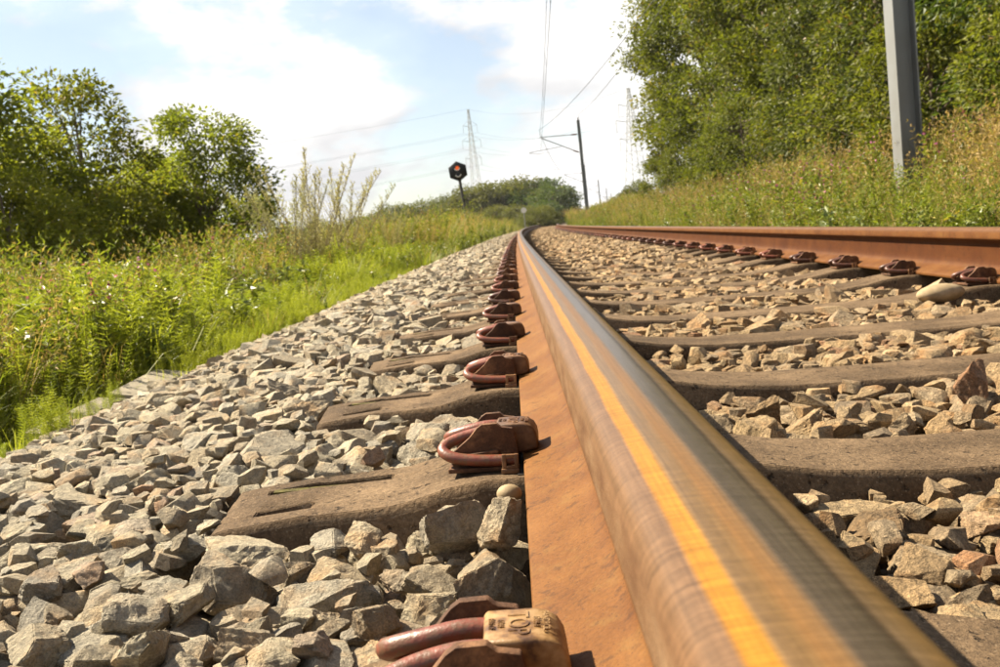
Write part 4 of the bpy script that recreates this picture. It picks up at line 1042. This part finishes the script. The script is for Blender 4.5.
# shrubs in the middle distance left
for px_, Y, tp, k in ((540, 85, 207, 1), (545, 95, 207, 0), (418, 60, 218, 0), (400, 50, 222, 1), (385, 42, 226, 0), (435, 75, 216, 1), (365, 36, 229, 1)):
    far_tree(px_, Y, tp, k, 'low round shrub in the middle distance, %s from the track' % ORD2[sum(q > px_ for q in (540, 545, 418, 400, 385, 435, 365))], 'low shrubs in the middle distance', w=1.1)

# ---------------------------------------------------------------- signal, marker post
def lean_empty(name, p, rx=0, ry=0, rz=0): return empty(name, p, (rx, ry, rz))
p = at(471, 233, 40.0); r = empty('railway_signal', (p.x, 40.0, -0.75), (0, -0.075, 0)); tag(r, 'black hexagonal railway signal with one lit red lamp on a leaning post', 'signal')
top = at(461, 171, 40.0).z + 0.75
mb = MB(); mb.tube([(0, 0, 0), (0, 0, top - 0.3)], 0.06, 12); add('post', mb.mesh('post', 60), r, M['darksteel'])
mb = MB(); hx = [(0.40 * math.sin(math.pi * k / 3 + 0.0), top + 0.40 * math.cos(math.pi * k / 3)) for k in range(6)]; mb.prism_xz(hx, -0.10, -0.06)
me = bevel(mb.mesh('signal_board'), 0.006, 1); add('signal_board', me, r, M['black'])
for k, zz in enumerate((0.13, -0.12)):
    mb = MB(); mb.tube([(0, -0.30, top + zz), (0, -0.10, top + zz)], 0.085, 20, cap=False)
    ring = mb.mesh('hood', 60); hd = add('hood', ring, r, M['darksteel'])
    mb = MB(); mb.tube([(0.10 * math.sin(a), -0.31 , top + zz + 0.10 * math.cos(a)) for a in np.linspace(math.pi * .55, math.pi * 1.45, 12)], 0.018, 6); add('hood_rim', mb.mesh('hood_rim', 60), r, M['whitep'])
    mb = MB(); mb.tube([(0, -0.115, top + zz), (0, -0.103, top + zz)], 0.078, 20); add('lens', mb.mesh('lens', 60), r, M['lamp'] if k == 0 else M['glass_dark'])
p = at(526, 232, 62.0); r = empty('marker_post', (p.x, 62, -0.75)); tag(r, 'small white disc marker on a thin grey post beside the low shrub', 'marker')
tz = at(526, 210, 62).z + 0.75
mb = MB(); mb.tube([(0, 0, 0), (0, 0, tz)], 0.035, 8); add('post', mb.mesh('post', 60), r, M['steel'])
mb = MB(); mb.tube([(0, -0.05, tz), (0, -0.03, tz)], 0.17, 20); add('disc', mb.mesh('disc', 60), r, M['whitep'])

# ---------------------------------------------------------------- catenary masts and wires
mast_Y = [11.3, 80, 148, 215, 283, 350, 420]
MX = 3.9; MXN = 4.36; CX = 0.78; ZC, ZM = 5.75, 6.95
def hbeam(w, d, tf, tw, h):
    P_ = [(-w / 2, -d / 2), (-w / 2 + tf, -d / 2), (-w / 2 + tf, -tw / 2), (w / 2 - tf, -tw / 2), (w / 2 - tf, -d / 2), (w / 2, -d / 2), (w / 2, d / 2), (w / 2 - tf, d / 2), (w / 2 - tf, tw / 2), (-w / 2 + tf, tw / 2), (-w / 2 + tf, d / 2), (-w / 2, d / 2)]
    mb = MB(); n = len(P_); mb.add([(x, y, -0.6) for x, y in P_] + [(x, y, h) for x, y in P_], [(i, (i + 1) % n, (i + 1) % n + n, i + n) for i in range(n)] + [tuple(range(n - 1, -1, -1)), tuple(range(n, 2 * n))])
    return mb.mesh('column')
colm = hbeam(0.235, 0.27, 0.016, 0.011, 8.15); colm.materials.append(M['steel'])
dx_ = CX - MX
def cm(name, P_, r_, m_, n=6):
    mb = MB(); mb.tube(P_, r_, n); me = mb.mesh(name, 60); me.materials.append(m_); return me
arms = [('top_arm', cm('top_arm', [(-0.15, 0, 7.05), (dx_, 0, 7.15)], 0.028, M['darksteel'])), ('diagonal_arm', cm('diagonal_arm', [(-0.15, 0, 5.65), (dx_ + .15, 0, 7.05)], 0.035, M['darksteel'])),
        ('registration_arm', cm('registration_arm', [(-1.5, 0, 6.25), (dx_ - .95, 0, 6.05)], 0.022, M['darksteel'])), ('steady_arm', cm('steady_arm', [(dx_ - .9, 0, 6.02), (dx_ - .2, 0, 5.82), (dx_, 0, ZC + .12)], 0.014, M['darksteel'])),
        ('insulator', cm('insulator', [(-0.2, 0, 7.05), (-0.65, 0, 7.065)], 0.06, M['insul'], 8)), ('insulator', cm('insulator', [(-0.2, 0, 5.67), (-0.6, 0, 5.84)], 0.06, M['insul'], 8)), ('feeder_bracket', cm('feeder_bracket', [(0, 0, 8.1), (0, 0, 8.35)], 0.04, M['insul'], 8))]
lab_m = ['nearest grey steel H section mast rising out of the frame at the right', 'tallest of the distant catenary masts, its arms reaching left over the track', 'second distant catenary mast, just right of the tallest distant one', 'third distant catenary mast down the line', 'fourth distant catenary mast down the line', 'fifth distant catenary mast, tiny and thin', 'last visible catenary mast down the line']
for i, Y in enumerate(mast_Y):
    r = empty('catenary_mast', ((MX if i else MXN) + float(shift(Y)), Y, -0.35 if i else -0.1)); tag(r, lab_m[i], 'mast', 'catenary masts'); r.rotation_euler = (0, 0, -2 * K * min(Y, 170))
    o = bpy.data.objects.new('column', colm); COL.objects.link(o); o.parent = r
    for nm, me in arms:
        o = bpy.data.objects.new(nm, me); COL.objects.link(o); o.parent = r
    if i == 1: mb = MB(); mb.box(-0.16, 0.16, -0.17, -0.15, 0.75, 1.05); add('red_plate', mb.mesh('red_plate'), r, mat_flat('red_plate', (0.6, 0.08, 0.02), .5))
mb = MB(); mb.box(-0.38, 0.38, -0.38, 0.38, -0.8, 0.06); 
def sag(a, b, s, n=24):
    a, b = Vector(a), Vector(b); return [a.lerp(b, t) + Vector((0, 0, -4 * s * t * (1 - t))) for t in np.linspace(0, 1, n)]
ptsX = [(-58, 1.3)] + [(Y, 1.15 if i == 0 else CX + .22 * (-1) ** i * 0) for i, Y in enumerate(mast_Y)]
def line_pts(z, s, xo=0.0, first=1):
    out = []
    for (ya, xa), (yb, xb) in zip(ptsX[:-1], ptsX[1:]):
        seg = sag((xa + xo + float(shift(ya)), ya, z - .1), (xb + xo + float(shift(yb)), yb, z - .1), s, 14); out += seg[:-1]
    return out + [seg[-1]]
o = add('contact_wire', cm('contact_wire', line_pts(ZC + .1, 0.02), 0.009, M['wire'], 5)); tag(o, 'contact wire running over the track, lower of the catenary pair', 'wire')
o = add('messenger_wire', cm('messenger_wire', line_pts(ZM + .2, 0.75), 0.009, M['wire'], 5)); tag(o, 'sagging messenger wire above the contact wire over the track', 'wire')
ms_pts = line_pts(ZM + .2, 0.75); c_pts = line_pts(ZC + .1, 0.02)
for i in range(14, 70, 2):
    a, b = ms_pts[i], c_pts[i]
    if abs(a.z - b.z) > .2 and a.y > 8: tag(add('dropper_wire', cm('dropper_wire', [a, b], 0.006, M['wire'], 4)), 'thin vertical dropper between messenger and contact wire', 'wire', 'droppers of the catenary')
for nm, xo, zz, lab in (('feeder_wire', 0, 8.2, 'feeder wire strung along the mast tops'), ('feeder_wire', -1.6, 7.35, 'second thin feeder wire left of the mast tops')):
    P_ = []
    ml = [-58] + mast_Y; n0 = (8.0, 6.2, 4.0) if xo == 0 else (9.0, 6.0, CX)
    for q, (ya, yb) in enumerate(zip(ml[:-1], ml[1:])):
        xa, xb = n0[min(q, 2)], n0[min(q + 1, 2)]
        P_ += sag((xa + float(shift(ya)), ya, zz if q < 3 or xo == 0 else zz), (xb + float(shift(yb)), yb, zz), 0.9, 14)[:-1]
    tag(add(nm, cm(nm, P_, 0.014, M['wire'], 5)), lab, 'wire')

# ---------------------------------------------------------------- pylons and power lines
def pylon(base, H_, rot, lab, W_=1.0):
    r = empty('pylon', base, (0, 0, rot)); tag(r, lab, 'pylon', 'high voltage pylons')
    def wd(z): return 2.1 * W_ * (1 - z / (H_ * 1.02)) ** 1.15 + 0.22
    lv = np.concatenate([np.linspace(0, H_ * .6, 9), np.linspace(H_ * .64, H_, 9)])
    for sx_ in (-1, 1):
        for sy_ in (-1, 1):
            mb = MB(); mb.tube([(sx_ * wd(z), sy_ * wd(z), z) for z in lv], 0.07, 4); add('leg', mb.mesh('leg'), r, M['pylon'])
    mb = MB()
    for a, b in zip(lv[:-1], lv[1:]):
        for s1, s2 in (((-1, -1), (1, -1)), ((1, -1), (1, 1)), ((1, 1), (-1, 1)), ((-1, 1), (-1, -1))):
            for u, v in ((s1, s2), (s2, s1)): mb.tube([(u[0] * wd(a), u[1] * wd(a), a), (v[0] * wd(b), v[1] * wd(b), b)], 0.048, 3, cap=False)
    o = add('bracing', mb.mesh('bracing'), r, M['pylon']); o['kind'] = 'stuff'
    tips = []
    for zf, al in ((.86, 2.5 * W_), (.74, 3.3 * W_), (.60, 2.8 * W_)):
        for s in (-1, 1):
            z = H_ * zf; w0 = wd(z); mb = MB()
            mb.tube([(s * w0, -w0, z), (s * al, 0, z + .5)], 0.05, 4); mb.tube([(s * w0, w0, z), (s * al, 0, z + .5)], 0.05, 4); mb.tube([(s * w0, 0, z + 2.0), (s * al, 0, z + .5)], 0.05, 4)
            mb.tube([(s * al, 0, z + .5), (s * al, 0, z - 2.2)], 0.07, 4)
            arm = add('crossarm', mb.mesh('crossarm'), r, M['pylon']); arm['kind'] = 'stuff' if False else ''; del arm['kind']
            tips.append(Matrix.Rotation(rot, 4, 'Z') @ Vector((s * al, 0, z - 2.2)) + Vector(base))
    tips.append(Matrix.Rotation(rot, 4, 'Z') @ Vector((0, 0, H_)) + Vector(base))
    return tips
b1 = at(481, 228, 350); t1 = at(469, 109, 350); tp1 = pylon((b1.x, 350, -1), t1.z + 1, 0.35, 'lattice pylon rising behind the distant wood beside the signal')
b2 = at(640, 215, 230); t2 = at(626, 88, 230); tp2 = pylon((b2.x, 230, -1), t2.z + 1, 0.35, 'lattice pylon half hidden by the trees on the right', 1.15)
# the next pylons of the same line, off to both sides
off = [Vector((-330, -70, 0)), Vector((260, -60, 0))]
LV = ['topmost level, left side', 'topmost level, right side', 'middle level, left side', 'middle level, right side', 'lowest level, left side', 'lowest level, right side', 'peak']
for i in range(7):
    A = tp1[i]; B = tp2[i]
    tag(add('power_line', cm('power_line', sag(A + off[0], A, 9, 30), 0.03, M['wire'], 4)), 'power line wire left of the far pylon, from its ' + LV[i], 'wire', 'power lines left of the pylon')
    tag(add('power_line', cm('power_line', sag(A, B, 3.5, 16), 0.03, M['wire'], 4)), 'power line wire strung between the two pylons, ' + LV[i], 'wire', 'power lines between the pylons')
    tag(add('power_line', cm('power_line', sag(B, B + off[1], 8, 24), 0.03, M['wire'], 4)), 'power line wire leaving the right pylon behind the trees, ' + LV[i], 'wire', 'power lines right of the pylon')

# ---------------------------------------------------------------- thin summer haze
mb = MB(); mb.box(-420, 420, -90, 640, -4.0, 62.0); hz = mb.mesh('haze')
hm = bpy.data.materials.new('haze_air'); hm.use_nodes = True; hn = hm.node_tree; hn.nodes.clear()
pv = hn.nodes.new('ShaderNodeVolumePrincipled'); pv.inputs['Density'].default_value = 0.00014; pv.inputs['Color'].default_value = (0.9, 0.93, 1.0, 1)
oo = hn.nodes.new('ShaderNodeOutputMaterial'); hn.links.new(pv.outputs[0], oo.inputs['Volume']); hz.materials.append(hm)
tag(add('haze', hz), kind='stuff')
